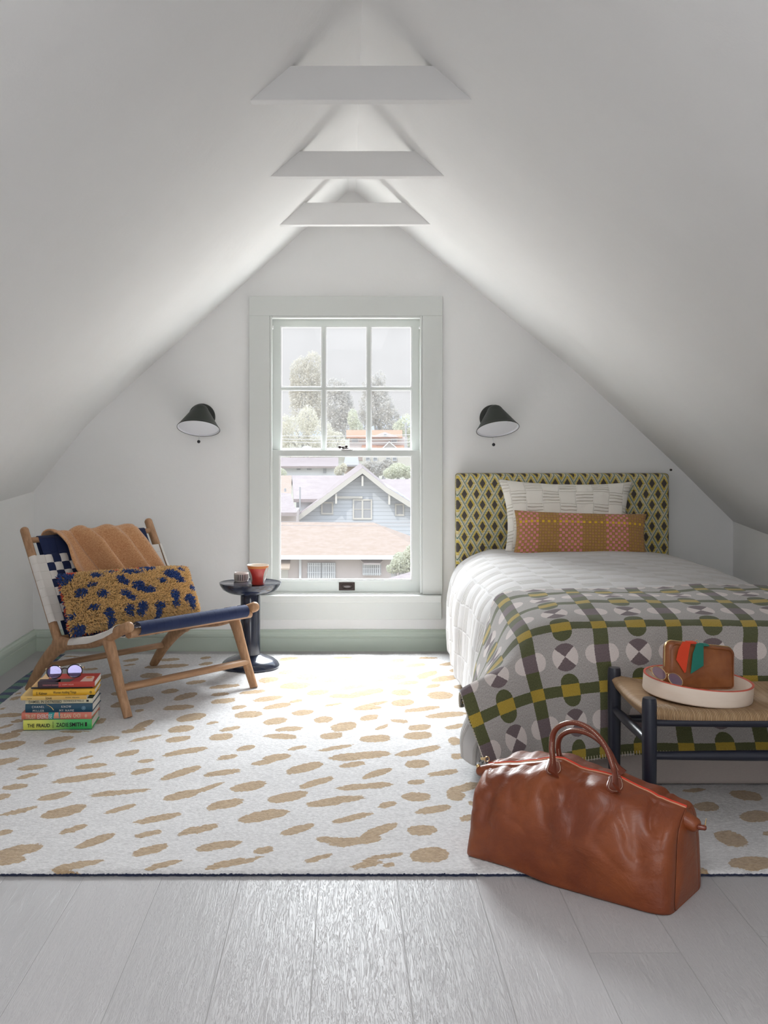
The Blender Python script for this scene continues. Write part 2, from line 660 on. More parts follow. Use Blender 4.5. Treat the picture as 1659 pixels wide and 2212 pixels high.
def frame_with_holes(mb, x0, x1, z0, z1, y0, y1, xs, zs):
    """solid sash x0..x1, z0..z1 with rectangular holes given by xs [(a,b)] and zs [(a,b)]"""
    cz = [z0]
    for a, b in zs: cz += [a, b]
    cz += [z1]
    cx = [x0]
    for a, b in xs: cx += [a, b]
    cx += [x1]
    for j in range(0, len(cz), 2):          # rails run the full width
        mb.box((x0, y0, cz[j]), (x1, y1, cz[j + 1]))
    for (c, d) in zs:                       # stiles and muntins between them
        for i in range(0, len(cx), 2):
            mb.box((cx[i], y0, c), (cx[i + 1], y1, d))

M_glass = Mat('old_dusty_window_glass')
def _glass():
    m = M_glass
    nt = m.nt
    nt.nodes.remove(m.bsdf)
    tr = m.node('ShaderNodeBsdfTransparent')
    tr.inputs[0].default_value = (0.97, 0.975, 0.97, 1)
    gl = m.node('ShaderNodeBsdfGlossy')
    gl.inputs['Roughness'].default_value = 0.02
    du = m.node('ShaderNodeBsdfTranslucent')
    du.inputs[0].default_value = (0.95, 0.93, 0.94, 1)
    m1 = m.node('ShaderNodeMixShader')
    m2 = m.node('ShaderNodeMixShader')
    nt.links.new(tr.outputs[0], m1.inputs[1])
    nt.links.new(du.outputs[0], m1.inputs[2])
    n = m.noise(m.coords(), 7.0, 5, 0.6)
    m.put(m.smooth(n, 0.2, 0.8) * 0.002 + 0.006, m1.inputs[0])
    nt.links.new(m1.outputs[0], m2.inputs[1])
    nt.links.new(gl.outputs[0], m2.inputs[2])
    m2.inputs[0].default_value = 0.003
    nt.links.new(m2.outputs[0], m.out.inputs[0])
_glass()
M_putty = paint('window_putty', (0.84, 0.84, 0.84), 0.5, 0.1)

# upper sash, further out
uy0, uy1 = YB + 0.062, YB + 0.098
colsx = [(605.5, 696.5), (702.5, 794.0), (800.0, 890.5)]
rowz = [(971.5, 841.8), (837.6, 704.8)]
mb = MB()
frame_with_holes(mb, wx0 + 0.006, wx1 - 0.006, Z(986, uy0), wz1 - 0.006, uy0, uy1,
                 [(X(a, uy0), X(b, uy0)) for a, b in colsx], [(Z(a, uy0), Z(b, uy0)) for a, b in rowz])
US = build('upper_sash', mb, M_sash, WN, smooth=False)
for a, b in colsx:
    for c, d in rowz:
        m_ = 0.5
        x0, x1, z0, z1 = X(a, uy0), X(b, uy0), Z(c, uy0), Z(d, uy0)
        build('pane', MB().box((x0 - .003, uy1 - 0.014, z0 - .003), (x1 + .003, uy1 - 0.0115, z1 + .003)), M_glass, US, smooth=False)
        pm = MB()
        t = 0.0075
        yy0, yy1 = uy1 - 0.030, uy1 - 0.0145
        pm.box((x0 - .001, yy0, z0 - .001), (x0 + t, yy1, z1 + .001)); pm.box((x1 - t, yy0, z0 - .001), (x1 + .001, yy1, z1 + .001))
        pm.box((x0, yy0 + .0004, z0 - .001), (x1, yy1 - .0004, z0 + t)); pm.box((x0, yy0 + .0004, z1 - t * .8), (x1, yy1 - .0004, z1 + .001))
        build('putty_bead', pm, M_putty, US, smooth=False, bevel=0.002)
# lower sash, nearer the room
ly0, ly1 = YB + 0.018, YB + 0.054
mb = MB()
x0, x1, z0, z1 = X(602.5, ly0), X(891, ly0), Z(1254.5, ly0), Z(984.5, ly0)
frame_with_holes(mb, wx0 + 0.006, wx1 - 0.006, Z(1281.5, ly0), Z(972.3, ly0), ly0, ly1, [(x0, x1)], [(z0, z1)])
LS = build('lower_sash', mb, M_sash, WN, smooth=False)
build('pane', MB().box((x0 - .003, ly1 - 0.014, z0 - .003), (x1 + .003, ly1 - 0.0115, z1 + .003)), M_glass, LS, smooth=False)
pm = MB()
t = 0.0085
pm.box((x0 - .001, ly1 - .030, z0 - .001), (x0 + t, ly1 - .0145, z1 + .001)); pm.box((x1 - t, ly1 - .030, z0 - .001), (x1 + .001, ly1 - .0145, z1 + .001))
pm.box((x0, ly1 - .0296, z0 - .001), (x1, ly1 - .0149, z0 + t)); pm.box((x0, ly1 - .0296, z1 - t * .6), (x1, ly1 - .0149, z1 + .001))
build('putty_bead', pm, M_putty, LS, smooth=False, bevel=0.002)
# cast sash lock on the meeting rail
M_bronze = Mat('dark_bronze', (0.045, 0.032, 0.028), 0.42, metal=0.7)
zc = Z(972.3, ly0)
yc = ly0 + 0.018
mb = MB()
mb.lathe([(0, 0), (0.030, 0), (0.030, 0.003), (0.022, 0.006), (0, 0.006)], (X(749, yc), yc, zc), seg=24)
mb.lathe([(0, 0.005), (0.017, 0.005), (0.016, 0.012), (0, 0.013)], (X(746, yc), yc, zc), seg=20)
LK = build('sash_lock', mb, M_bronze, WN, bevel=0.001)
mb = MB()
mb.tube([(X(749, yc), yc, zc + 0.013), (X(742, yc), yc - .004, zc + 0.016), (X(736, yc), yc - .008, zc + 0.014)], [0.004, 0.0035, 0.004], 10)
mb.sphere((X(733.8, yc), yc - .009, zc + 0.0145), 0.0078, 14)
mb.sphere((X(748.3, yc), yc - .002, zc + 0.0185), 0.0066, 14)
build('lock_lever', mb, M_bronze, LK)
# recessed lift plate on the lower rail
mb = MB()
a0, a1, c0, c1 = X(732, ly0), X(766.5, ly0), Z(1275.3, ly0), Z(1258, ly0)
mb.box((a0, ly0 - 0.0035, c0), (a1, ly0 + 0.001, c1))
LP = build('lift_plate', mb, M_bronze, WN, smooth=False, bevel=0.001)
mb = MB()
cxm, czm = X(750, ly0), Z(1266.8, ly0)
ring = [(cxm + (0.017 if math.cos(t) > 0 else -0.017) + 0.0095 * math.cos(t), ly0 - 0.005, czm + 0.0095 * math.sin(t)) for t in np.linspace(0, 2 * math.pi, 40)]
mb.tube(ring, 0.0022, 8, caps=False)
build('lift_recess_rim', mb, M_bronze, LP)
mb = MB()
mb.sphere((cxm, ly0 - 0.0035, czm), 0.007, 14, sc=(2.6, 0.25, 0.9))
build('lift_recess', mb, Mat('worn_bronze', (0.16, 0.14, 0.14), 0.35, metal=0.8), LP)
# little pulleys at the top of the jambs
for xx in (wx0 + 0.013, wx1 - 0.013):
    build('pulley', MB().tube([(xx - 0.004, YB + 0.006, wz1 - 0.055), (xx + 0.004, YB + 0.006, wz1 - 0.055)], 0.009, 14), M_putty, WN)
# ================================================================== rug
RUG_T = 0.014
RX0, RX1, RY0, RY1 = -1.405, 1.60, 2.565, 5.14
def _spots():
    L = []
    def add(lst, ox, oy, sc):
        for (x1, y1, x2, y2, t) in lst:
            a = (ox + x1 / sc, oy + y1 / sc)
            b = (ox + x2 / sc, oy + y2 / sc)
            cxp, cyp = (a[0] + b[0]) / 2, (a[1] + b[1]) / 2
            A, B, Cc = GD(*a, RUG_T), GD(*b, RUG_T), GD(cxp, cyp, RUG_T)
            w = GD(cxp, cyp + t / sc / 2, RUG_T) - GD(cxp, cyp - t / sc / 2, RUG_T)
            L.append((Cc[0], Cc[1], (B[0] - A[0]) / 2, (B[1] - A[1]) / 2, abs(w[1]) / 2))
    add([(440,60,550,57,8),(345,110,375,100,12),(850,88,955,80,20),(855,118,935,112,14),(860,152,888,155,12),
         (570,148,678,143,18),(655,212,780,185,36),(655,285,675,285,12),(885,235,968,228,18),(1000,132,1100,130,20),(1060,130,1300,118,28),
         (965,190,1115,188,34),(1090,82,1238,78,22),(1380,70,1452,65,16),(1370,112,1466,102,20),
         (1283,242,1418,230,26),(1112,300,1232,292,32),(1200,345,1360,318,46),(1443,272,1648,260,26),(1455,322,1578,314,24),(1455,372,1620,355,34),
         (1127,415,1340,402,38),(1220,490,1420,465,55),(1420,522,1505,510,20),(1513,570,1652,550,26),(1160,565,1338,548,46),
         (1145,632,1316,615,44),(1443,618,1608,605,46),(765,395,920,378,40),(860,375,1062,352,52),(770,315,840,318,22),(930,432,990,428,22),
         (835,578,1000,560,30),(920,545,1058,510,55),(885,645,1122,595,28),(612,645,830,612,38),(305,648,503,615,46),
         (325,735,520,700,48),(540,768,643,742,20),(795,735,958,710,38),(520,820,740,800,36),(950,782,1060,770,30),(1120,738,1430,688,42),(1500,755,1635,740,32),
         (0,420,40,418,12),(-40,468,165,460,32),(78,505,165,498,24),(-10,550,90,528,26),(75,577,165,570,26),(-60,612,138,600,46),(-60,680,170,655,62),(-60,790,125,768,50),
         (415,575,600,572,16),(655,505,728,498,32),(655,430,690,428,16),(70,350,145,342,28),(105,315,150,312,12),(-260,560,-60,545,40),(-240,700,-90,690,50)], 0, 1400, 3.19)
    add([(315,78,445,66,22),(490,100,645,80,42),(665,66,810,64,14),(722,88,845,80,20),(1035,92,1148,80,26),(1238,66,1365,64,10),
         (838,125,978,104,28),(1152,120,1293,108,24),(1383,110,1498,98,20),(1445,150,1560,145,22),(1505,70,1528,70,10),
         (310,165,410,150,30),(560,160,715,130,34),(750,165,995,150,24),(1062,150,1130,146,18),
         (428,195,598,182,38),(180,218,315,205,36),(595,220,865,190,34),(915,220,1012,214,16),(1033,195,1160,188,32),(1228,190,1370,158,34),(1235,195,1305,185,36),(1328,215,1510,190,34),
         (0,252,50,246,20),(322,255,530,240,44),(718,268,895,248,28),(1098,235,1243,225,24),(1290,258,1388,244,22),(1475,260,1590,255,30),
         (55,300,230,282,26),(500,300,648,285,36),(650,318,850,320,28),(780,315,1015,275,40),(1058,295,1193,292,38),(1303,315,1470,310,50),
         (145,345,338,328,34),(0,340,22,340,22),(215,400,400,370,34),(390,358,475,348,20),(620,385,727,365,18),(810,402,1035,355,22),(815,405,1000,392,24),(1062,368,1213,355,46),(0,395,97,385,30),(1148,418,1383,390,28),(1510,352,1540,350,24),
         (20,445,205,435,46),(403,435,548,422,34),(550,480,675,470,44),(853,468,975,450,40),(1290,455,1562,430,36),(1057,478,1172,488,24),
         (212,495,370,475,44),(290,545,478,528,34),(660,530,832,512,56),(953,540,1040,508,26),(1172,528,1327,520,36),(1415,532,1553,510,26),
         (0,535,55,525,28),(218,582,438,588,34),(588,585,740,572,42),(848,605,1055,595,52),(1145,585,1332,575,52),(1440,620,1520,610,55),
         (32,670,163,652,32),(375,672,500,652,26),(583,680,815,640,24),(642,730,1060,700,50),(1095,712,1390,655,40),(1100,708,1270,690,44),(1455,718,1550,715,38),
         (137,770,300,745,34),(210,735,398,715,42),(712,785,893,760,34),(1152,775,1315,760,50),(0,718,38,712,22),(1750,120,1900,110,26),(1720,260,1850,250,30)], 500, 1400, 3.072)
    add([(118,65,325,50,36),(112,128,262,102,30),(20,190,188,182,42),(-40,260,68,258,50),(365,155,805,100,46),(905,95,1065,72,36),(1110,135,1390,48,60),(1403,110,1662,78,40),
         (262,270,492,240,50),(603,255,1050,205,36),(1130,270,1380,230,60),(1300,245,1545,160,36),(0,385,262,330,40),(280,390,592,335,75),(715,370,930,315,36),(1427,335,1680,285,62),
         (918,435,1247,378,46),(413,505,605,455,46),(-60,525,88,500,44),(520,605,795,520,72),(932,535,1118,500,42),(1232,510,1508,455,52),(905,655,1162,595,62),(1345,615,1665,570,60),
         (-80,670,300,600,80),(-60,710,180,690,60),(350,760,710,705,50),(1010,750,1260,700,42),(1430,745,1720,690,50),(340,778,560,775,25),(75,785,125,785,18)], 0, 1640, 3.19)
    add([(-10,200,230,160,60),(362,85,608,30,58),(868,118,1065,65,42),(1303,105,1512,75,36),(450,185,683,120,46),(702,195,1083,160,40),(1172,158,1280,150,36),(243,270,508,225,66),
         (490,305,880,250,50),(975,312,1097,290,40),(1130,250,1325,245,58),(1425,225,1640,165,50),(1425,245,1550,245,60),(1218,352,1460,318,46),(52,400,385,345,72),
         (662,420,938,360,38),(1515,405,1620,380,40),(1570,295,1620,295,28),(325,495,548,440,56),(555,530,800,545,46),(650,565,1000,520,60),(850,520,1105,430,62),(1165,480,1365,465,70),
         (485,680,660,640,36),(785,715,1000,680,40),(880,670,1140,625,30),(1000,705,1083,695,30),(1180,645,1445,625,95),(0,700,200,650,36),(150,610,280,595,46)], 500, 1640, 3.072)
    add([(500,185,800,170,50),(1140,240,1560,250,150),(640,410,970,385,130),(1270,570,1700,500,140),(945,850,1345,850,230),(1140,1200,1760,1160,170),(1600,780,1800,780,70),(720,1280,830,1280,50)], 1400, 1680, 6.405)
    return L
def _rug():
    nx, ny = 470, 440
    xs = np.linspace(RX0, RX1, nx)
    ysr = np.linspace(RY0, RY1, ny)
    Xg, Yg = np.meshgrid(xs, ysr, indexing='ij')
    sdf = np.full(Xg.shape, 0.2)
    for (cx_, cy_, ax, ay, b) in _spots():
        a = math.hypot(ax, ay)
        # sheared ellipse: long axis along (ax, ay), thickness b measured along the depth direction
        m = np.abs(Xg - cx_) < abs(ax) + 0.25
        u = (Xg - cx_) / ax if abs(ax) > 1e-4 else (Xg - cx_) * 0
        w = (Yg - cy_ - u * ay) / max(b, 1e-3)
        r = (np.abs(u) ** 2.3 + np.abs(w) ** 2.1) ** (1 / 2.2)
        d = (r - 1) * min(b, a) * 0.9
        sdf = np.minimum(sdf, np.where(m, d, 0.2))
    hz = rng.normal(0, 0.0007, Xg.shape)
    for s_, a_ in ((26.0, 0.0012), (9.0, 0.0012)):
        hz += a_ * (np.sin(Xg * s_ * 1.3 + np.sin(Yg * s_ * 0.7)) * np.sin(Yg * s_ + 1.7 * np.sin(Xg * s_ * 0.6)))
    ed = np.minimum.reduce([Xg - RX0, RX1 - Xg, Yg - RY0, RY1 - Yg])
    Zg = RUG_T + hz - 0.004 * np.exp(-ed / 0.006)
    Pn = np.stack([Xg, Yg, Zg], -1)
    mb = MB().grid(Pn)
    vals = list(sdf.reshape(-1))
    # skirt on the four sides
    per = [(i, 0) for i in range(nx)] + [(nx - 1, j) for j in range(1, ny)] + [(i, ny - 1) for i in range(nx - 2, -1, -1)] + [(0, j) for j in range(ny - 2, 0, -1)]
    base_i = [i * ny + j for i, j in per]
    prev = base_i
    n = len(per)
    for lv, (out, z) in enumerate(((0.003, 0.0085), (0.003, 0.0045), (0.001, 0.0005))):
        cur = []
        for k, (i, j) in enumerate(per):
            ox = (-1 if i == 0 else (1 if i == nx - 1 else 0))
            oy = (-1 if j == 0 else (1 if j == ny - 1 else 0))
            jit = rng.normal(0, 0.0009)
            cur.append(len(mb.v))
            mb.v.append((Xg[i, j] + ox * (out + jit), Yg[i, j] + oy * (out + jit), z + (rng.normal(0, 0.0006) if lv < 2 else 0)))
            vals.append(sdf[i, j])
        for k in range(n):
            k2 = (k + 1) % n
            mb.f.append((prev[k], cur[k], cur[k2], prev[k2])); mb.mi.append(0); mb.uv.append(None)
        prev = cur
    m = Mat('rug_wool', (0.8, 0.78, 0.76), 0.95, spec=0.15, sheen=0.3)
    v = m.coords()
    x, y, z = m.sep(v)
    big = m.noise(m.scaled(v, (1, 2.2, 1)), 32, 3) - 0.5
    fine = m.noise(v, 170, 2) - 0.5
    d = m.attr('spot') + big * 0.016 + fine * 0.007
    inside = m.smooth(d, 0.0012, -0.0012)
    mot = m.noise(m.scaled(v, (1, 1.8, 1)), 90, 4, 0.7)
    mot2 = m.noise(m.scaled(v, (0.6, 2.0, 1)), 9, 3)
    white = m.mix(m.smooth(mot, 0.3, 0.72) * 0.75 + mot2 * 0.25, (0.56, 0.545, 0.545), (0.87, 0.855, 0.86))
    tan = m.mix(m.smooth(mot, 0.25, 0.75), (0.33, 0.215, 0.115), (0.56, 0.41, 0.255))
    c = m.mix(inside, white, tan)
    # woven border at the left with navy and green stripes, navy foot of the pile
    st = ((y + 0.013) / 0.108).fract().lt(0.5)
    stripes = m.mix(st, (0.085, 0.23, 0.17), (0.012, 0.035, 0.13))
    c = m.mix(x.lt(m.noise(v, 60, 2) * 0.012 + (RX0 + 0.052)), c, stripes)
    c = m.mix(z.lt(fine * 0.006 + 0.0072), c, (0.013, 0.02, 0.055))
    m.base(c)
    m.bump(m.noise(v, 420, 3, 0.7) + mot * 1.5 + inside * 0.5, 0.55, 0.004)
    o = build('patterned_rug', mb, m, None, origin=(0, 3.85, 0), angle=180)
    o.location = (0, 3.85, 0)
    at = o.data.attributes.new('spot', 'FLOAT', 'POINT')
    at.data.foreach_set('value', np.array(vals, dtype=np.float32))
    # the shader reads world like coordinates: use an offset origin of zero
    o.data.transform(Matrix.Translation((0, 3.85, 0)))
    o.location = (0, 0, 0)
    tag(o, 'large off-white wool rug with scattered tan brushstroke spots covering the floor', 'rug')
_rug()

# ================================================================== bed
BX0, BX1 = 0.535, 1.60
BED = thing('single_bed', (1.07, 4.2, 0), 'single upholstered bed with patterned headboard against the window wall', 'bed')
m = Mat('grey_linen', (0.40, 0.345, 0.32), 0.9, spec=0.2)
v = m.coords()
m.base(m.mix(m.noise(m.scaled(v, (120, 120, 900)), 1.0, 2), (0.37, 0.32, 0.295), (0.47, 0.41, 0.38)))
m.bump(m.noise(m.scaled(v, (500, 500, 700)), 1.0, 2), 0.3, 0.001)
M_linen = m
build('bed_base', MB().box((BX0 + 0.02, 3.185, RUG_T + 0.004), (BX1 - 0.03, 5.17, 0.27)), M_linen, BED, bevel=0.012)
build('mattress', MB().box((BX0 + 0.03, 3.26, 0.27), (BX1 - 0.04, 5.165, 0.465)), Mat('mattress_ticking', (0.75, 0.74, 0.72), 0.9), BED, bevel=0.05)
def _headboard():
    m = Mat('lattice_weave_fabric', (0.5, 0.45, 0.25), 0.85, spec=0.2)
    v = m.coords()
    x, y, z = m.sep(v)
    p = (x + y * 0.9) / 0.0585
    q = z / 0.1035
    a, b = p + q, p - q
    fa = (a + 0.5).fract() - 0.5
    fb = (b + 0.5).fract() - 0.5
    ia = (a + 0.5).floor()
    ib = (b + 0.5).floor()
    da, db = fa.abs(), fb.abs()
    ea, eb = 0.5 - da, 0.5 - db
    wob = m.noise(m.scaled(v, (200, 200, 900)), 1.0, 2) - 0.5
    streak = m.noise(m.scaled(v, (14, 14, 420)), 1.0, 3)
    ground = m.mix(m.smooth(streak, 0.46, 0.64), (0.58, 0.43, 0.07), (0.66, 0.59, 0.36))
    dia = (da.mx(db) + wob * 0.02).lt(0.235)
    charcoal = m.mix(m.noise(v, 900, 2), (0.035, 0.03, 0.028), (0.15, 0.13, 0.12))
    c = m.mix(dia, ground, charcoal)
    cream = m.mix(m.smooth(streak, 0.35, 0.6), (0.50, 0.47, 0.35), (0.66, 0.61, 0.48))
    teal = (0.15, 0.23, 0.20)
    sa = a.fract() - 0.5
    sb = b.fract() - 0.5
    def band(e, c):
        s_ = sa if e is ea else sb
        c = m.mix((e + wob * 0.015).lt(0.125), c, cream)
        c = m.mix((s_ - 0.045 + wob * 0.02).abs().lt(0.040), c, teal)
        return c
    # at crossings bands pass over and under alternately
    over = ((a.floor() + b.floor()) * 0.5).fract().lt(0.25)
    both_a = ea.lt(0.135)
    both_b = eb.lt(0.135)
    ca = band(ea, c)
    cb = band(eb, ca)
    cb2 = band(eb, c)
    ca2 = band(ea, cb2)
    c = m.mix(over, cb, ca2)
    m.base(c)
    m.bump(m.noise(m.scaled(v, (700, 700, 900)), 1.0, 2), 0.25, 0.001)
    hx0, hx1, hz = X(986, 5.18), X(1446.5, 5.18), Z(1023, 5.18)
    mb = MB()
    nx, nz = 30, 24
    rows = []
    for i in range(nx + 1):
        col = []
        for j in range(nz + 1):
            col.append((hx0 + (hx1 - hx0) * i / nx, 5.18 + 0.004 * math.sin(i * 1.7) * math.sin(j * .9), 0.02 + (hz - 0.02) * j / nz))
        rows.append(col)
    mb.box((hx0, 5.182, 0.02), (hx1, 5.262, hz))
    return build('headboard', mb, m, BED, bevel=0.014)
_headboard()

# duvet with pleated checks
def _duvet():
    Ys = [5.17, 4.9, 4.5, 4.1, 3.7, 3.4, 3.25, 3.172, 3.168]
    Lx = [[.515,.505,.51,.555,.68], [.465,.46,.465,.505,.62], [.455,.455,.46,.495,.61], [.455,.465,.475,.505,.60], [.44,.462,.482,.512,.595],
          [.385,.425,.475,.515,.60], [.350,.358,.43,.515,.60], [.37,.38,.445,.53,.61], [.39,.41,.46,.54,.62]]
    Lz = [[.06,.18,.32,.44,.500], [.06,.18,.32,.44,.512], [.06,.18,.32,.44,.512], [.06,.18,.32,.435,.505], [.06,.18,.31,.425,.495],
          [.06,.18,.30,.42,.482], [.085,.165,.29,.40,.455], [.08,.15,.25,.33,.36], [.09,.13,.18,.20,.21]]
    top = [.505, .522, .53, .528, .510, .497, .465, .365, .20]
    rx = [.80, 1.04, 1.30, 1.48, 1.60, 1.645, 1.66]
    rzs = [0, .008, 0, -.02, -.085, -.22, -.42]
    C = []
    for k, Y in enumerate(Ys):
        row = [(a, Y, b) for a, b in zip(Lx[k], Lz[k])]
        for x_, dz in zip(rx, rzs):
            zz = top[k] + dz
            row.append((x_ - (0.04 if k == 0 else 0), Y, max(0.07, zz)))
        C.append(row)
    C = np.array(C)
    n1, n2 = 230, 300
    Pn = crom(C, n1)
    Pn = crom(Pn.transpose(1, 0, 2), n2).transpose(1, 0, 2)
    # soft wrinkles, stronger on the hanging side
    d1 = np.gradient(Pn, axis=0); d2 = np.gradient(Pn, axis=1)
    N = np.cross(d1, d2); N /= np.linalg.norm(N, axis=2)[..., None] + 1e-9
    if N[:, n2 // 2, 2].mean() < 0: N = -N
    ln = np.concatenate([[0], np.cumsum(np.linalg.norm(np.diff(Pn[:, n2 // 2], axis=0), axis=1))])
    ac = np.concatenate([np.zeros((n1, 1)), np.cumsum(np.linalg.norm(np.diff(Pn, axis=1), axis=2), axis=1)], 1)
    for i in range(n1):
        for j in range(n2):
            L_, A_ = ln[i], ac[i, j]
            side = math.exp(-((A_ - 0.18) / 0.26) ** 2)
            fr = mnoise.noise((L_ * 3.2, A_ * 2.0, 0.3)) * 0.010 + mnoise.noise((L_ * 9, A_ * 5, 4)) * 0.004
            fold = math.sin(L_ * 17 + 2.0 * mnoise.noise((L_ * 2, A_ * 2, 9)) + A_ * 2) * 0.010 * side * (1 if A_ < .55 else 0.2)
            foot = 0.35 if L_ > 1.45 and A_ > 0.45 else 1.0
            Pn[i, j] += N[i, j] * (fr + fold) * foot
    uv = np.stack([ac, np.repeat(ln[:, None], n2, 1)], -1)
    m = Mat('pleated_cotton', (0.86, 0.83, 0.79), 0.85, spec=0.2, sheen=0.15)
    u = m.coords('UV')
    a, l, _ = m.sep(u)
    wv = m.noise(u, 9.0, 2) - 0.5
    wv2 = m.noise(m.comb(a * 1.0, l * 1.0, 3.0), 24.0, 2) - 0.5
    l2 = l + wv * 0.02 + wv2 * 0.004
    a2 = a + wv * 0.02 + wv2 * 0.008
    bl = l2 / 0.066
    ba = a2 / 0.105
    chk = ((bl.floor() + ba.floor()) * 0.5).fract().gt(0.25)
    fr = bl.fract()
    inb = m.smooth(fr, 0.02, 0.1) * m.smooth(fr, 0.98, 0.9)
    rib = ((fr * 6.0).fract() - 0.5).abs() * 2
    rib = m.smooth(rib, 0.15, 0.95)
    edge = ba.fract()
    ein = m.smooth(edge, 0.0, 0.06) * m.smooth(edge, 1.0, 0.94)
    puff = (fr * 3.14159).sin() * (1 - chk) * 0.6 * ein
    h = rib * chk * ein * inb + puff
    m.bump(h, 0.7, 0.0036)
    m.bump(m.noise(u, 700, 2), 0.12, 0.001)
    m.base(m.mix(rib * chk * ein * inb, (0.585, 0.565, 0.56), (0.53, 0.50, 0.47)))
    o = build('white_duvet', MB().grid(Pn, uv), m, None, solid=0.006, angle=180)
    tag(o, 'white duvet cover with checks of pleated ribs, hanging over the bed side', 'duvet')
    return m
M_pleat = _duvet()

# wool plaid at the foot of the bed
PB, LB = 0.224, 0.19
def _plaid():
    us = [-1.68, -1.5, -1, -.5, 0, .5, 1, 1.5, 2, 2.5, 3, 3.5, 4, 4.5]
    rows = {}
    def row(vv, Y, pts, Yl=None):
        rows[vv] = pts
    def A(px, py, Y): return tuple(AT(px, py, Y))
    ext = lambda z0: [(1.34 + (0.1 if False else 0), z0)]
    R = []
    def mk(v_, Y, left, pxs):
        r = list(left)
        for (px, py) in pxs:
            r.append(A(px, py, Y))
        # continue to the right in even steps, then fall over the far edge
        last = np.array(r[-1])
        stepx = 0.112
        k = len(us) - len(r)
        for i in range(k):
            x_ = last[0] + stepx * (i + 1)
            z_ = last[2]
            if x_ > 1.50:
                over = x_ - 1.50
                x_ = 1.50 + 0.185 * (1 - math.exp(-over / 0.12))
                z_ = last[2] - 0.9 * over
            r.append((x_, last[1], z_))
        R.append((v_, r))
    mk(-.5, 3.70, [(.455, 3.70, .26), (.458, 3.70, .30), (.49, 3.70, .41), A(1077, 1291, 3.70)], [(1152, 1279), (1226, 1274), (1292, 1273), (1362, 1272), (1432, 1270), (1500, 1266)])
    mk(0, 3.60, [(.425, 3.60, .23), (.435, 3.60, .27), (.475, 3.60, .385), A(1091, 1305, 3.60)], [(1163, 1290), (1238, 1284), (1304, 1284.5), (1375, 1284), (1449, 1282), (1516, 1278.5)])
    mk(1, 3.40, [(.395, 3.40, .22), (.41, 3.40, .255), (.465, 3.40, .365), A(1111, 1339, 3.40)], [(1184, 1312), (1258, 1304), (1336, 1304), (1411, 1304), (1488, 1304), (1564, 1302)])
    mk(2, 3.24, [(.345, 3.24, .235), (.36, 3.22, .27), (.45, 3.22, .36), A(1133, 1376, 3.24)], [(1211, 1356), (1292, 1350), (1371, 1348), (1452, 1347), (1535, 1346), (1616, 1347)])
    mk(2.5, 3.155, [A(998, 1499, 3.11), A(1009, 1489, 3.105), A(1074, 1462, 3.12), A(1145, 1437, 3.14)], [(1220, 1421), (1300, 1412), (1379, 1410), (1457, 1409), (1538, 1408), (1618, 1408)])
    mk(3, 3.135, [A(1017, 1561, 3.06), A(1029.5, 1555, 3.06), A(1093, 1526, 3.09), A(1162, 1502.5, 3.12)], [(1232, 1490), (1309, 1481), (1386, 1475), (1462, 1472), (1541, 1470), (1620, 1470)])
    mk(3.5, 3.13, [A(1043, 1627, 3.05), A(1054, 1623, 3.05), A(1113, 1595, 3.08), A(1176, 1572, 3.11)], [(1243, 1558), (1309, 1550), (1388, 1545), (1470, 1542), (1550, 1541), (1633, 1541)])
    mk(4, 3.125, [A(1069, 1695, 3.05), A(1079, 1690, 3.05), A(1132, 1662, 3.08), A(1189, 1640, 3.10)], [(1249, 1627), (1307, 1620), (1393, 1614), (1480, 1612), (1565, 1612), (1648, 1612)])
    mk(4.12, 3.125, [A(1074, 1711, 3.05), A(1084, 1706, 3.05), A(1136, 1678, 3.08), A(1192, 1656, 3.10)], [(1250, 1643), (1308, 1636), (1394, 1630), (1481, 1628), (1566, 1628), (1649, 1628)])
    C = np.array([r for _, r in R])
    vs = np.array([v_ for v_, _ in R])
    # cubic resample with non uniform parameters kept through the index space
    n1, n2 = 200, 300
    P1 = crom(C, n1)
    V1 = np.interp(np.linspace(0, len(vs) - 1, n1), np.arange(len(vs)), vs)
    P2 = crom(P1.transpose(1, 0, 2), n2).transpose(1, 0, 2)
    U2 = np.interp(np.linspace(0, len(us) - 1, n2), np.arange(len(us)), us)
    d1 = np.gradient(P2, axis=0); d2 = np.gradient(P2, axis=1)
    N = np.cross(d1, d2); N /= np.linalg.norm(N, axis=2)[..., None] + 1e-9
    if N[20, n2 // 2, 2] < 0: N = -N
    for i in range(n1):
        for j in range(n2):
            w = mnoise.noise((U2[j] * 1.3, V1[i] * 0.9, 2.0)) * 0.006 + mnoise.noise((U2[j] * 4, V1[i] * 3, 5.0)) * 0.002
            if V1[i] > 2.4:
                w += 0.006 * math.sin(U2[j] * 4.2 + 0.8) * min(1, (V1[i] - 2.4))
            P2[i, j] += N[i, j] * (w + 0.004)
    uv = np.stack([np.repeat(U2[None], n1, 0), np.repeat(V1[:, None], n2, 1)], -1)
    m = Mat('patterned_wool', (0.4, 0.38, 0.36), 0.95, spec=0.1, sheen=0.25)
    uvc = m.coords('UV')
    u, v, _ = m.sep(uvc)
    wob = m.noise(uvc, 60, 2) - 0.5
    u = u + wob * 0.02
    v = v + (m.noise(uvc, 67, 2) - 0.5) * 0.02
    fu = (u + 0.5).fract() - 0.5
    fv = (v + 0.5).fract() - 0.5
    au, av = fu.abs(), fv.abs()
    bu, cv = 0.5 - au, 0.5 - av
    k = LB / PB
    def L2(a, b): return (a * a + b * b).sqrt()
    he = m.noise(m.scaled(uvc, (160, 40, 1)), 1.0, 3, 0.7)
    he2 = m.noise(m.scaled(uvc, (260, 260, 1)), 1.0, 2, 0.7)
    hh = m.smooth(he * 0.6 + he2 * 0.4, 0.38, 0.62)
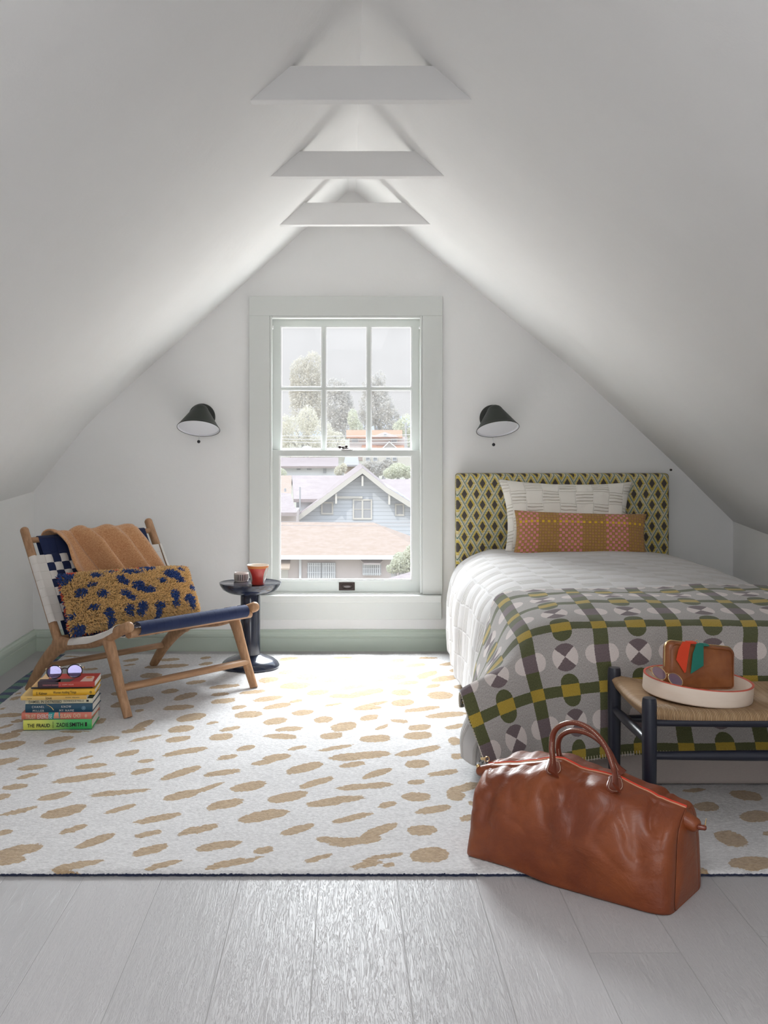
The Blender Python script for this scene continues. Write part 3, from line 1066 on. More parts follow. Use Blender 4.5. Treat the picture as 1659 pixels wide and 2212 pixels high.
    grey = m.mix(hh, (0.27, 0.245, 0.235), (0.50, 0.465, 0.44))
    cream = m.mix(hh, (0.58, 0.51, 0.485), (0.70, 0.63, 0.60))
    mauve = m.mix(hh, (0.125, 0.092, 0.10), (0.20, 0.155, 0.16))
    green = m.mix(hh, (0.065, 0.07, 0.03), (0.125, 0.13, 0.06))
    yel = m.mix(hh, (0.33, 0.22, 0.03), (0.46, 0.33, 0.06))
    c = m.mix(L2((bu - 0.10).mx(0.0), cv * k).lt(0.125), grey, cream)
    pin = L2(au, cv * k).lt(0.178)
    c = m.mix(pin, c, m.mix((cv * k).gt(au * 0.93), cream, mauve))
    c = m.mix(L2(au, (av * k - 0.085).mx(0.0)).lt(0.13), c, green)
    c = m.mix((av * k).lt(0.072), c, green)
    c = m.mix((av * k).lt(0.080) * au.lt(0.13), c, yel)
    band = bu.lt(0.098)
    bc = m.mix((cv * k).lt(0.115), green, mauve)
    bc = m.mix((av * k).lt(0.076), bc, yel)
    c = m.mix(band, c, bc)
    m.base(c)
    m.bump(he2 + he, 0.35, 0.0015)
    o = build('wool_plaid', MB().grid(P2, uv), m, None, solid=0.005, angle=180)
    tag(o, 'grey and olive patterned wool blanket folded over the foot of the bed', 'blanket')
    # blanket stitch along the left and bottom hems
    st = MB()
    def stitches(line, inner, step):
        d = np.concatenate([[0], np.cumsum(np.linalg.norm(np.diff(line, axis=0), axis=1))])
        for s in np.arange(0.004, d[-1], step):
            i = min(len(d) - 2, np.searchsorted(d, s) - 1)
            t = (s - d[i]) / (d[i + 1] - d[i])
            p = line[i] * (1 - t) + line[i + 1] * t
            q = inner[i] * (1 - t) + inner[i + 1] * t
            dr = q - p; dr /= np.linalg.norm(dr) + 1e-9
            nn = N[min(n1 - 1, 150), 150] * 0
            off = np.array((0, -0.0035, 0.0))
            st.tube([p - dr * 0.002 + off * 0, p + off, p + dr * 0.012 + off], 0.0011, 5)
    stitches(P2[:, 0] + np.array((-0.002, 0, 0)), P2[:, 6], 0.0085)
    stitches(P2[-1] , P2[-5], 0.0085)
    build('hem_stitching', st, Mat('cream_yarn', (0.62, 0.54, 0.42), 0.9), o)
_plaid()

# ------------------------------------------------------------------ pillows
def pillow(name, corners, thick, mat, label, cat, n=60, pull=0.05, ears=0.0, wr=0.004, parent=None, nrm=None, seed=0, ruffle=0.0):
    """corners: TL, TR, BR, BL (world). bulges on both sides"""
    TL, TR, BR, BL = [np.array(c, float) for c in corners]
    nn = np.cross(TR - TL, BL - TL); nn /= np.linalg.norm(nn)
    if nn[1] > 0: nn = -nn
    W = np.linalg.norm(TR - TL); Hh = np.linalg.norm(BL - TL)
    mb = MB()
    n2 = max(10, int(n * Hh / W))
    for side in (1, -1):
        P_ = np.zeros((n + 1, n2 + 1, 3)); UVs = np.zeros((n + 1, n2 + 1, 2))
        for i in range(n + 1):
            for j in range(n2 + 1):
                a, b = i / n, j / n2
                x_, y_ = 2 * a - 1, 2 * b - 1
                px_ = x_ * (1 - pull * (1 - y_ * y_) * (abs(x_) ** 3))
                py_ = y_ * (1 - pull * 1.3 * (1 - x_ * x_) * (abs(y_) ** 3))
                A_, B_ = (px_ + 1) / 2, (py_ + 1) / 2
                p = TL * (1 - A_) * (1 - B_) + TR * A_ * (1 - B_) + BR * A_ * B_ + BL * (1 - A_) * B_
                t = max(0, 1 - x_ ** 4) ** 0.55 * max(0, 1 - y_ ** 4) ** 0.55
                t *= 1 - 0.25 * (x_ * x_ * y_ * y_)
                w = mnoise.noise((x_ * 2.4 * W / Hh + seed, y_ * 2.4, side * 3.0)) * wr * 2 + mnoise.noise((x_ * 7 + seed, y_ * 6, side * 5.0)) * wr
                rad = math.exp(-((1 - abs(x_)) * 3) ** 2) * math.exp(-((1 - abs(y_)) * 2.4) ** 2)
                w += rad * math.sin((x_ * x_ * 9 + y_ * y_ * 7) * 3 + seed) * wr * 0.9
                p = p + nn * side * (thick / 2 * t + w * t ** 0.5 * (1 if side > 0 else .4))
                P_[i, j] = p
                UVs[i, j] = (a, 1 - b)
        mb.grid(P_, UVs, flip=(side > 0))
    # weld seam
    o = build(name, mb, mat, parent, angle=180)
    import bmesh
    bm = bmesh.new(); bm.from_mesh(o.data)
    bmesh.ops.remove_doubles(bm, verts=bm.verts, dist=1e-5)
    bmesh.ops.recalc_face_normals(bm, faces=bm.faces)
    bm.to_mesh(o.data); bm.free()
    if parent is None:
        tag(o, label, cat)
    return o, nn

mp = Mat('pleated_pillow_cotton', (0.84, 0.80, 0.73), 0.85, spec=0.2, sheen=0.1)
def _pm():
    m = mp
    uvc = m.coords('UV')
    a, b, _ = m.sep(uvc)
    wv = m.noise(uvc, 6, 2) - 0.5
    a2 = a * 0.62 + wv * 0.02
    b2 = b * 0.40 + wv * 0.018
    ba = a2 / 0.078 + 0.55
    bb = b2 / 0.067 + 0.1
    chk = ((ba.floor() + bb.floor()) * 0.5).fract().gt(0.25)
    fr = bb.fract()
    rib = m.smooth(((fr * 4.0).fract() - 0.5).abs() * 2, 0.55, 1.0)
    e = ba.fract()
    ein = m.smooth(e, 0.0, 0.05) * m.smooth(e, 1.0, 0.95)
    h = rib * chk * ein
    m.bump(h + (1 - chk) * ein * 0.6, 0.9, 0.004)
    m.bump(m.noise(m.scaled(uvc, (1, 0.7, 1)), 12, 4), 0.3, 0.01)
    m.base(m.mix(h, (0.845, 0.805, 0.735), (0.72, 0.66, 0.57)))
_pm()
pillow('white_pillow', [AT(1076, 1034, 5.10), AT(1367, 1040, 5.10), AT(1362, 1208, 4.98), AT(1088, 1206, 4.98)], 0.13, mp,
       'cream cotton pillow with pleated checks leaning on the headboard', 'pillow', n=80, pull=0.10, wr=0.004, seed=2)

mc = Mat('basket_weave_wool', (0.4, 0.25, 0.1), 0.85, spec=0.15, sheen=0.15)
def _cw():
    m = mc
    uvc = m.coords('UV')
    a, b, _ = m.sep(uvc)
    nA, nB = 46.0, 17.0
    ca, cb = a * nA, b * nB
    ia, ib = ca.floor(), cb.floor()
    chk = ((ia + ib) * 0.5).fract().gt(0.25)
    f1, f2 = ca.fract() - 0.5, cb.fract() - 0.5
    ca_ = a * nA
    def rng_(lo, hi): return ca_.gt(lo) * ca_.lt(hi)
    pinkz = rng_(1.0, 8.0).mx(rng_(15.0, 23.0)).mx(rng_(31.0, 39.0))
    row = ib.gt(10.5) * ib.lt(12.5)
    nz = m.noise(uvc, 90, 2)
    warp = m.mix(nz, (0.42, 0.235, 0.06), (0.52, 0.31, 0.095))
    weft = m.mix(nz, (0.41, 0.20, 0.09), (0.50, 0.27, 0.12))
    pink = m.mix(nz, (0.72, 0.25, 0.27), (0.80, 0.33, 0.33))
    c = m.mix(chk, weft, warp)
    c = m.mix(pinkz * (1 - chk), c, pink)
    yrow = ib.gt(11.5) * ib.lt(12.5)
    c = m.mix(yrow * chk, c, (0.78, 0.50, 0.05))
    gap = (f1.abs().mx(f2.abs())).gt(0.44)
    c = m.mix(gap * 0.35, c, (0.16, 0.075, 0.03))
    m.base(c)
    ha = 1 - (f1.abs() * 2).pow(3.0)
    hb = 1 - (f2.abs() * 2).pow(3.0)
    m.bump(ha * hb + (f1 * chk * 20).sin() * 0.08, 0.8, 0.003)
_cw()
pillow('lumbar_cushion', [AT(1111, 1102, 4.98), AT(1397, 1110, 4.98), AT(1401, 1212, 4.90), AT(1106, 1207, 4.90)], 0.10, mc,
       'brown and pink basket-weave lumbar cushion in front of the cream pillow', 'cushion', n=80, pull=0.05, wr=0.002, seed=5)
# tiny hook at the foot of the ceiling slope, right of the headboard
hk = MB()
hp = AT(1449, 1015, YB)
hk.lathe([(0, 0), (0.006, 0), (0.0055, 0.006), (0, 0.007)], (hp[0], YB, hp[2]), (0, -1, 0), 12)
tag(build('wall_hook', hk, Mat('black_metal_hook', (0.02, 0.02, 0.02), 0.4)), 'tiny black screw hook in the wall right of the headboard', 'hook')
# ================================================================== lounge chair
def wood(name, col, dark, scale=1.0):
    m = Mat(name, col, 0.5, spec=0.35)
    v = m.coords()
    x, y, z = m.sep(v)
    d = m.noise(v, 3.0, 2)
    g = m.noise(m.comb(x * 90 + y * 70, y * 40 - x * 30, z * 9 + d * 2), 1.0, 4, 0.6)
    pore = m.noise(m.comb(x * 420 + y * 300, y * 260, z * 30), 1.0, 2)
    c = m.mix(m.smooth(g, 0.3, 0.72), dark, col)
    c = m.mix(m.smooth(pore, 0.60, 0.72) * 0.4, c, tuple(k * 0.6 for k in dark))
    m.base(c)
    m.bump(pore, 0.15, 0.001)
    return m
M_teak = wood('oiled_teak', (0.50, 0.295, 0.165), (0.345, 0.19, 0.10))
def _teak_h():
    m = Mat('oiled_teak_rail', (0.5, 0.3, 0.17), 0.5, spec=0.35)
    v = m.coords()
    x, y, z = m.sep(v)
    al = x * 0.666 + y * 0.746
    ac = x * -0.746 + y * 0.666
    g = m.noise(m.comb(ac * 90, al * 5, z * 90), 1.0, 4, 0.6)
    pore = m.noise(m.comb(ac * 420, al * 26, z * 420), 1.0, 2)
    c = m.mix(m.smooth(g, 0.3, 0.72), (0.345, 0.19, 0.10), (0.50, 0.295, 0.165))
    c = m.mix(m.smooth(pore, 0.60, 0.72) * 0.4, c, (0.2, 0.11, 0.06))
    m.base(c)
    m.bump(pore, 0.15, 0.001)
    return m
M_teak_h = _teak_h()
M_navy = Mat('navy_webbing', (0.012, 0.022, 0.075), 0.85, spec=0.2, sheen=0.2)
M_navy.bump(M_navy.noise(M_navy.scaled(M_navy.coords(), (700, 700, 700)), 1.0, 2), 0.3, 0.001)
M_white_web = Mat('white_webbing', (0.74, 0.70, 0.66), 0.85, spec=0.2)
M_white_web.bump(M_white_web.noise(M_white_web.scaled(M_white_web.coords(), (700, 700, 700)), 1.0, 2), 0.3, 0.001)

CO = np.array((-0.8089, 3.9605)); CE1 = np.array((0.66587, 0.74606)); CE2 = np.array((-0.74606, 0.66587)); CW = 0.6366
def CP(u, d, z):
    q = CO + CE1 * u + CE2 * d
    return np.array((q[0], q[1], z))
def chair_px(px, py, d):
    """point of the chair's frame at set-back d seen at a pixel"""
    k = (px - VX) / F
    B = CO + CE2 * d
    u = (k * B[1] - B[0]) / (CE1[0] - k * CE1[1])
    q = B + CE1 * u
    return np.array((q[0], q[1], H - (py - VY) * q[1] / F))
CHAIR = thing('lounge_chair', (*(CO + CE1 * CW / 2 + CE2 * 0.33), RUG_T), 'low teak lounge chair with woven navy and white strap seat and back', 'chair')
FZ = RUG_T + 0.001
e1v = np.array((*CE1, 0.0))
BL_ = 0.497
bu = np.array((0.25 / BL_, 0.43 / BL_))          # direction up the back in (d, z)
bn = np.array((-0.43 / BL_, 0.25 / BL_))         # normal of the back, towards the sitter
def BK(u, h, off=0.0):
    return CP(u, 0.45 + bu[0] * h + bn[0] * off, 0.232 + bu[1] * h + bn[1] * off)
for s, u0 in ((0, 0.0), (1, CW)):
    def side(pts, r, nm, n=28, rc=True, seg=14):
        C_ = crom([CP(u0, d, z) for d, z in pts], n)
        R_ = crom(np.array(r, float), n)
        return build(nm, MB().tube(C_, R_, seg, round_caps=rc, up=tuple(e1v)), M_teak, CHAIR, angle=60)
    # radii: first across the frame plane, second along the frame's width
    side([(0.0, FZ), (0.045, 0.11), (0.088, 0.21), (0.118, 0.272), (0.150, 0.292)], [(.0155, .0175), (.018, .0185), (.0215, .020), (.027, .020), (.018, .017)], 'front_leg', rc=False)
    side([(-0.004, 0.350), (0.05, 0.330), (0.12, 0.298), (0.22, 0.262), (0.34, 0.243), (0.44, 0.232), (0.47, 0.228)],
         [(.021, .021), (.021, .021), (.021, .020), (.018, .018), (.020, .018), (.030, .019), (.026, .017)], 'side_rail')
    side([(0.40, 0.232), (0.462, 0.212), (0.520, 0.172), (0.580, 0.118), (0.630, 0.062), (0.668, FZ)],
         [(.018, .018), (.030, .019), (.028, .019), (.025, .019), (.022, .018), (.019, .017)], 'rear_leg', rc=False)
    side([(0.435, 0.215), (0.475, 0.272), (0.54, 0.385), (0.62, 0.523), (0.703, 0.666)],
         [(.027, .018), (.0195, .018), (.0185, .018), (.018, .018), (.0175, .018)], 'back_post')
def bar(nm, a, b, r, n=8, seg=12, mat=None, up=(0, 0, 1)):
    C_ = [np.array(a) * (1 - t) + np.array(b) * t for t in np.linspace(0, 1, n)]
    return build(nm, MB().tube(C_, np.tile(np.array(r, float), (n, 1)), seg, up=up), mat or M_teak_h, CHAIR, angle=60)
bar('front_stretcher', CP(0, 0.048, 0.115), CP(CW, 0.048, 0.115), (.0135, .021), up=tuple(np.cross(e1v, (0, 0, 1))))
bar('rear_stretcher', CP(0, 0.585, 0.118), CP(CW, 0.585, 0.118), (.013, .016), up=tuple(np.cross(e1v, (0, 0, 1))))
bar('front_rail', CP(0.012, 0.016, 0.320), CP(CW - 0.012, 0.016, 0.320), (.017, .020), up=tuple(np.cross(e1v, (0, 0, 1))))
bar('top_rail', BK(0, 0.455), BK(CW, 0.455), (.012, .012))
bar('back_lower_rail', BK(0, 0.02, -0.004), BK(CW, 0.02, -0.004), (.012, .012))

def ribbon(mb, f, us, w, mi):
    """f(t, s) -> point; strip along t, s in -w/2..w/2"""
    P_ = np.array([[f(t, s) for s in (-w / 2, 0, w / 2)] for t in us])
    mb.grid(P_, None, mi)
SW = 0.0365
# woven back
mbn, mbw = MB(), MB()
ncol = 15
ucol = [0.045 + SW / 2 + i * SW for i in range(ncol)]
hrow = [0.105 + i * SW for i in range(8)]
def wav(t, p, ph): return 0.0028 * math.cos(math.pi * (t - ph) / SW)
for i, uc in enumerate(ucol):
    hs = np.linspace(0.0, 0.455, 80)
    def f(h, s, uc=uc, i=i):
        wv = 0.0
        if 0.10 < h < 0.39:
            wv = (1 if i % 2 == 0 else -1) * 0.0032 * math.cos(math.pi * (h - hrow[0]) / SW)
        return BK(uc + s, h, 0.012 + wv)
    ribbon(mbn, f, hs, SW * 0.985, 0)
    # wrap over the top rail
    P_ = []
    for t in np.linspace(0, math.pi, 9):
        P_.append([BK(uc + s, 0.455 + 0.0155 * math.sin(t), 0.0145 * math.cos(t)) for s in (-SW * .4925, 0, SW * .4925)])
    mbn.grid(P_)
    P_ = [[BK(uc + s, h, -0.0135) for s in (-SW * .4925, 0, SW * .4925)] for h in np.linspace(0.455, 0.0, 20)]
    mbn.grid(P_)
for j, hc in enumerate(hrow):
    def f(u, s, hc=hc, j=j):
        k = (u - ucol[0]) / SW
        if u < 0.045 or u > CW - 0.045:
            wv = 0.004
        else:
            wv = (-1 if j % 2 == 0 else 1) * 0.0036 * math.cos(math.pi * k)
        return BK(u, hc + s, 0.012 + wv)
    ribbon(mbw, f, np.linspace(0.0, CW, 160), SW * 0.985, 0)
    for u0, sg in ((0, -1), (CW, 1)):     # wraps around the posts
        P_ = []
        for t in np.linspace(math.pi / 2, math.pi * .06, 10):
            P_.append([BK(u0 + sg * 0.0215 * math.cos(t), hc + s, 0.0215 * math.sin(t)) for s in (-SW * .49, 0, SW * .49)])
        mbw.grid(P_)
build('back_webbing_navy', mbn, M_navy, CHAIR, angle=30, solid=0.0015)
build('back_webbing_white', mbw, M_white_web, CHAIR, angle=30, solid=0.0015)
# woven seat
def SEATP(u, d, off=0.0):
    zz = np.interp(d, [0, .05, .12, .22, .34, .44], [.362, .352, .318, .284, .262, .252])
    sag = 0.028 * math.sin(math.pi * min(1, max(0, u / CW))) * math.sin(math.pi * min(1, max(0, d / 0.46)))
    return CP(u, d, zz - sag + off)
mbn, mbw = MB(), MB()
for i, uc in enumerate(ucol):
    def f(d, s, i=i, uc=uc):
        return SEATP(uc + s, d, 0.002 + (1 if i % 2 == 0 else -1) * 0.0028 * math.cos(math.pi * d / SW))
    ribbon(mbn, f, np.linspace(0.012, 0.44, 70), SW * 0.985, 0)
    P_ = []
    for t in np.linspace(-0.15 * math.pi, 1.05 * math.pi, 14):
        P_.append([CP(uc + s, 0.004 - 0.0235 * math.sin(t) , 0.337 + 0.0245 * math.cos(t)) for s in (-SW * .494, 0, SW * .494)])
    mbn.grid(P_)
for j in range(8):
    dc = 0.085 + j * SW
    def f(u, s, j=j, dc=dc):
        k = (u - ucol[0]) / SW
        wv = 0.004 if (u < 0.045 or u > CW - 0.045) else (-1 if j % 2 == 0 else 1) * 0.0030 * math.cos(math.pi * k)
        return SEATP(u, dc + s, 0.002 + wv)
    ribbon(mbw, f, np.linspace(0, CW, 120), SW * 0.985, 0)
    for u0, sg in ((0, -1), (CW, 1)):
        P_ = []
        for t in np.linspace(math.pi / 2, -math.pi * .02, 10):
            P_.append([CP(u0 + sg * 0.0225 * math.cos(t), dc + s, SEATP(0, dc + s)[2] - 0.019 + 0.0245 * math.sin(t)) for s in (-SW * .495, 0, SW * .495)])
        mbw.grid(P_)
# pale underside strip with dark stitches below the wrapped front rail
build('seat_webbing_navy', mbn, M_navy, CHAIR, angle=30, solid=0.0015)
build('seat_webbing_white', mbw, M_white_web, CHAIR, angle=30, solid=0.0015)

# ------------------------------------------------------------------ throw over the back
def _throw():
    n1, n2 = 120, 110
    P_ = np.zeros((n1, n2, 3))
    # length: behind hanging part, over the rail, front part
    for j in range(n2):
        t = j / (n2 - 1)
        L_ = -0.20 + t * 0.50          # metres measured over the rail
        for i in range(n1):
            s = i / (n1 - 1)
            drop = max(0.0, L_)
            u_top = 0.088 + s * 0.425
            u_bot = 0.165 + s * 0.435
            k = min(1.0, drop / 0.27)
            u = u_top * (1 - k) + u_bot * k
            if s < 0.25:
                u += 0.015 * math.sin(k * 6.0) * (1 - s * 4)
            # big soft folds running down
            ph = s * 1.0 + k * 0.16
            amp = 0.012 + 0.026 * min(1, abs(L_) / 0.10)
            f1 = math.exp(-((s - (0.36 + 0.06 * k)) / 0.075) ** 2) * 1.9
            f2 = math.exp(-((s - (0.69 + 0.05 * k)) / 0.085) ** 2) * 1.5
            f3 = math.exp(-((s - 0.02) / 0.07) ** 2) * 1.2
            f4 = math.exp(-((s - 0.95) / 0.09) ** 2) * 1.0
            dip = -math.exp(-((s - (0.255 + 0.08 * k)) / 0.035) ** 2) * 0.7
            fold = (f1 + f2 + f3 + f4 + dip) * amp + mnoise.noise((s * 5, L_ * 7, 1.0)) * 0.005
            rr = 0.020
            if L_ < -0.03:
                p = BK(u, 0.462 - (-L_ - 0.03), -(rr + 0.006 + fold * 0.7))
            elif L_ > 0.03:
                p = BK(u, 0.462 - (L_ - 0.03), rr + 0.008 + fold)
            else:
                a = (L_ + 0.03) / 0.06 * math.pi
                r_ = rr + 0.006 + fold * 0.7
                p = BK(u, 0.462 + r_ * math.sin(a) * 0.8, -r_ * math.cos(a))
            P_[i, j] = p
    m = Mat('brushed_wool', (0.60, 0.30, 0.13), 0.95, spec=0.1, sheen=0.35)
    v = m.coords()
    a = m.noise(m.scaled(v, (1, 1, 2.2)), 140, 4, 0.75)
    b = m.noise(v, 420, 2)
    t = m.smooth(a * 0.6 + b * 0.4, 0.35, 0.62)
    m.base(m.mix(t, (0.50, 0.215, 0.085), (0.72, 0.42, 0.225)))
    m.bump(a + b * 0.7, 0.6, 0.003)
    o = build('wool_throw', MB().grid(P_), m, None, solid=0.007, angle=180)
    # fringe free edge roll
    tag(o, 'camel coloured wool throw draped over the top of the lounge chair', 'throw')
_throw()

# ------------------------------------------------------------------ shaggy cushion on the chair
def _shag():
    TL = chair_px(126, 1246, 0.485); TR = chair_px(402, 1228, 0.485)
    BR = chair_px(430, 1322, 0.33); BL = chair_px(152, 1372, 0.33)
    q = [np.array(x_) for x_ in (TL, TR, BR, BL)]
    base = Mat('shag_backing', (0.30, 0.18, 0.07), 0.95)
    root = thing('shaggy_cushion', tuple((q[2] + q[3]) / 2), 'shaggy tan cushion with blue patches lying on the lounge chair', 'cushion')
    o, nn = pillow('cushion_body', q, 0.125, base, None, None, n=50, pull=0.035, wr=0.0, parent=root)
    blue = [(330,440,35,40),(470,458,32,16),(550,438,30,8),(660,440,42,14),(770,412,48,18),(720,440,20,9),(598,485,24,22),(622,508,20,14),(445,520,24,15),(395,560,28,28),
            (497,578,29,24),(695,525,34,28),(745,548,50,20),(618,575,26,18),(655,598,28,14),(840,492,26,15),(905,452,55,26),(950,480,32,18),(975,415,22,9),(910,570,28,26),(918,605,22,16),
            (1035,510,25,16),(1010,575,40,20),(1030,595,22,18),(820,628,34,18),(825,655,22,16),(720,640,28,22),(712,665,26,12),(645,660,28,22),(655,678,20,10),(455,655,26,16),(535,685,27,24),(560,715,20,18),
            (405,765,32,24),(1070,490,14,18),(1055,430,16,20),(1092,632,22,18),(900,385,24,10),(1022,645,14,8),(990,378,34,10),(375,690,14,12),(640,398,18,6)]
    red = [(1028,372,18,12),(712,412,16,6),(792,398,14,6),(592,430,16,6),(362,417,22,14),(842,384,12,5),(655,414,10,5)]
    cTL, cTR, cBR, cBL = [np.array(a, float) for a in ((300, 412), (1052, 372), (1132, 640), (372, 790))]
    mb = MB(); cols = []
    me = o.data
    bn_ = np.array(parent_origin(root))
    V = np.array([v.co[:] for v in me.vertices]) + bn_
    NV = np.array([v.normal[:] for v in me.vertices])
    faces = [tuple(p.vertices) for p in me.polygons]
    fc = np.array([V[list(f)].mean(0) for f in faces])
    fa = np.array([p.area for p in me.polygons])
    fn = np.array([p.normal[:] for p in me.polygons])
    cen_ = V.mean(0)
    if ((fc - cen_) * fn).sum() < 0:
        fn, NV = -fn, -NV
    wgt = fa * np.where(fn @ nn > -0.25, 1.0, 0.25)
    pick = rng.choice(len(faces), 17000, p=wgt / wgt.sum())
    X0, X1 = q[3], q[2]
    M2 = np.stack([q[1] - q[0], q[3] - q[0], nn], 1)
    Mi = np.linalg.inv(M2)
    for k in pick:
        f = faces[k]
        w = rng.dirichlet(np.ones(len(f)))
        p = (V[list(f)] * w[:, None]).sum(0)
        n_ = (NV[list(f)] * w[:, None]).sum(0)
        n_ /= np.linalg.norm(n_) + 1e-9
        ab = Mi @ (p - q[0])
        a, b = ab[0], ab[1]
        pt = cTL * (1 - a) * (1 - b) + cTR * a * (1 - b) + cBR * a * b + cBL * (1 - a) * b
        j = rng.normal(0, 2.5, 2)
        front = fn[k] @ nn > -0.1
        c = (0.70, 0.43, 0.17)
        for (x_, y_, rx_, ry_) in blue:
            if ((pt[0] + j[0] - x_) / rx_) ** 2 + ((pt[1] + j[1] - y_) / ry_) ** 2 < 1:
                c = (0.018, 0.055, 0.21); break
        for (x_, y_, rx_, ry_) in red:
            if ((pt[0] - x_) / rx_) ** 2 + ((pt[1] - y_) / ry_) ** 2 < 1:
                c = (0.70, 0.08, 0.035)
        if not front:
            c = (0.62, 0.09, 0.04) if rng.random() < 0.5 else (0.02, 0.06, 0.22)
        sh = rng.uniform(0.82, 1.15)
        c = tuple(min(1, x_ * sh) for x_ in c)
        ln = rng.uniform(0.012, 0.018)
        d = n_ + rng.normal(0, 0.27, 3) + np.array((0, 0, -0.10))
        d /= np.linalg.norm(d)
        d2 = d + rng.normal(0, 0.25, 3) + np.array((0, 0, -0.15)); d2 /= np.linalg.norm(d2)
        A_ = np.cross(d, (0.3, 0.5, 0.8)); A_ /= np.linalg.norm(A_)
        B_ = np.cross(d, A_)
        r0 = 0.0021
        vs = []
        for (pp, rr) in ((p, r0 * .8), (p + d * ln * .55, r0 * 1.15), (p + (d + d2) * ln * .5, r0 * .75)):
            for t in (0, 2.094, 4.189):
                vs.append(pp + A_ * rr * math.cos(t) + B_ * rr * math.sin(t))
        fs = []
        for s_ in (0, 3):
            for t in range(3):
                t2 = (t + 1) % 3
                fs.append((s_ + t, s_ + t2, s_ + 3 + t2, s_ + 3 + t))
        fs.append((6, 7, 8))
        mb.add(vs, fs)
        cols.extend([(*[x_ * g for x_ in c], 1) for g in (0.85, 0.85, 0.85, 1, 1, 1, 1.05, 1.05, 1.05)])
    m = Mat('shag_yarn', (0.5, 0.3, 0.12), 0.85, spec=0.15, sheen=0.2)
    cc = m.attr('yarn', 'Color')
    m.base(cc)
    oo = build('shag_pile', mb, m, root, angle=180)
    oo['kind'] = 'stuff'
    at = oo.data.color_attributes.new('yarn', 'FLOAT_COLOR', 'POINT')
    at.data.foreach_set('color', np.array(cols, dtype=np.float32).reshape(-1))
_shag()

# ================================================================== side table with two cups
TX, TY = -0.437, 4.84
TBL = thing('side_table', (TX, TY, RUG_T), 'small round navy pedestal side table below the window', 'side table')
M_lac = Mat('navy_lacquer', (0.012, 0.016, 0.034), 0.16, spec=0.5, coat=0.4)
M_lactop = Mat('speckled_navy_top', (0.02, 0.022, 0.035), 0.12, spec=0.5, coat=0.3)
v = M_lactop.coords()
M_lactop.base(M_lactop.mix(M_lactop.smooth(M_lactop.noise(v, 260, 2), 0.62, 0.72), (0.016, 0.018, 0.032), (0.30, 0.30, 0.33)))
z0 = RUG_T
build('base', MB().lathe([(0, 0), (.130, 0), (.1335, .004), (.132, .012), (.124, .024), (.108, .036), (.085, .046), (.062, .052), (.050, .058), (0.04, .060), (0, .060)], (TX, TY, z0), seg=64), M_lac, TBL, angle=60)
build('column', MB().lathe([(0, .05), (.0445, .052), (.0445, .332), (.040, .338), (.034, .340), (.034, .345), (0, .345)], (TX, TY, z0), seg=20), M_lac, TBL, angle=50)
zt = Z(1258, TY) - z0
build('table_top', MB().lathe([(0, zt - .053), (.036, zt - .053), (.068, zt - .0505), (.100, zt - .044), (.124, zt - .030), (.1365, zt - .012), (.1405, zt), (.137, zt + .0006), (.133, zt - .002), (.128, zt - .0045), (0, zt - .0045)], (TX, TY, z0), seg=72), M_lac, TBL, angle=60)
build('speckled_surface', MB().lathe([(0, zt - .0042), (.128, zt - .0040), (.133, zt - .0016), (.1365, zt + .0008)], (TX, TY, z0), seg=72), M_lactop, TBL, angle=60)
ztop = z0 + zt - .004
# striped cup
cx_, cy_ = X(521.3, 4.905), 4.905
m = Mat('cream_glaze_black_stripes', (0.78, 0.72, 0.68), 0.3, coat=0.3)
v = m.coords(); x, y, z = m.sep(v)
ang = m.math('ARCTAN2', y, x)
st = ((ang * (26 / 6.28318)).fract() - 0.5).abs()
wid = 0.46 - (z - 0.02).abs() * 4.5
n_ = m.noise(v, 60, 2) - 0.5
rr_ = (x * x + y * y).sqrt()
stripe = (st + n_ * 0.06).lt(wid * 0.62) * z.gt(0.006) * z.lt(0.0345) * rr_.gt(0.0285)
m.base(m.mix(stripe, (0.78, 0.70, 0.655), (0.012, 0.012, 0.016)))
def cup(nm, prof, c, mats, label, cat):
    o = build(nm, MB().lathe(prof, (0, 0, 0), seg=48), mats, None, origin=(0, 0, 0), angle=60)
    o.location = c
    tag(o, label, cat)
    return o
cup('striped_cup', [(0, 0), (.029, 0), (.0315, .003), (.0335, .012), (.0340, .030), (.0335, .0405), (.032, .0415), (.0305, .0405), (.0305, .008), (0, .006)], (cx_, cy_, ztop), m,
    'small cream cup with black vertical stripes on the side table', 'cup')
cx_, cy_ = X(557.2, 4.80), 4.80
m = Mat('red_glaze_with_pale_ovals', (0.5, 0.05, 0.04), 0.28, coat=0.3)
v = m.coords(); x, y, z = m.sep(v)
ang = m.math('ARCTAN2', x, y * -1.0)
n_ = m.noise(v, 30, 2) - 0.5
def oval(a0, z0_, ra, rz):
    da = (ang - a0) / ra
    dz = (z - z0_) / rz
    return ((da * da + dz * dz) + n_ * 0.25).lt(1.0)
red_ = m.mix(m.smooth(m.noise(v, 22, 3), 0.3, 0.7), (0.42, 0.025, 0.022), (0.62, 0.07, 0.05))
c = m.mix(z.gt(0.074 + n_ * 0.006), red_, (0.62, 0.20, 0.05))
pale = oval(-1.15, 0.040, 0.42, 0.030).mx(oval(1.10, 0.042, 0.30, 0.036)).mx(oval(2.8, .04, .5, .03))
c = m.mix(pale, c, (0.62, 0.60, 0.53))
c = m.mix(oval(-1.25, 0.034, 0.22, 0.020), c, (0.10, 0.14, 0.13))
rad = (x * x + y * y).sqrt()
inner = rad.lt(z * 0.245 + 0.0262)
c = m.mix(inner * z.gt(0.004), c, (0.78, 0.68, 0.58))
c = m.mix(z.gt(0.0855), c, (0.85, 0.72, 0.60))
m.base(c)
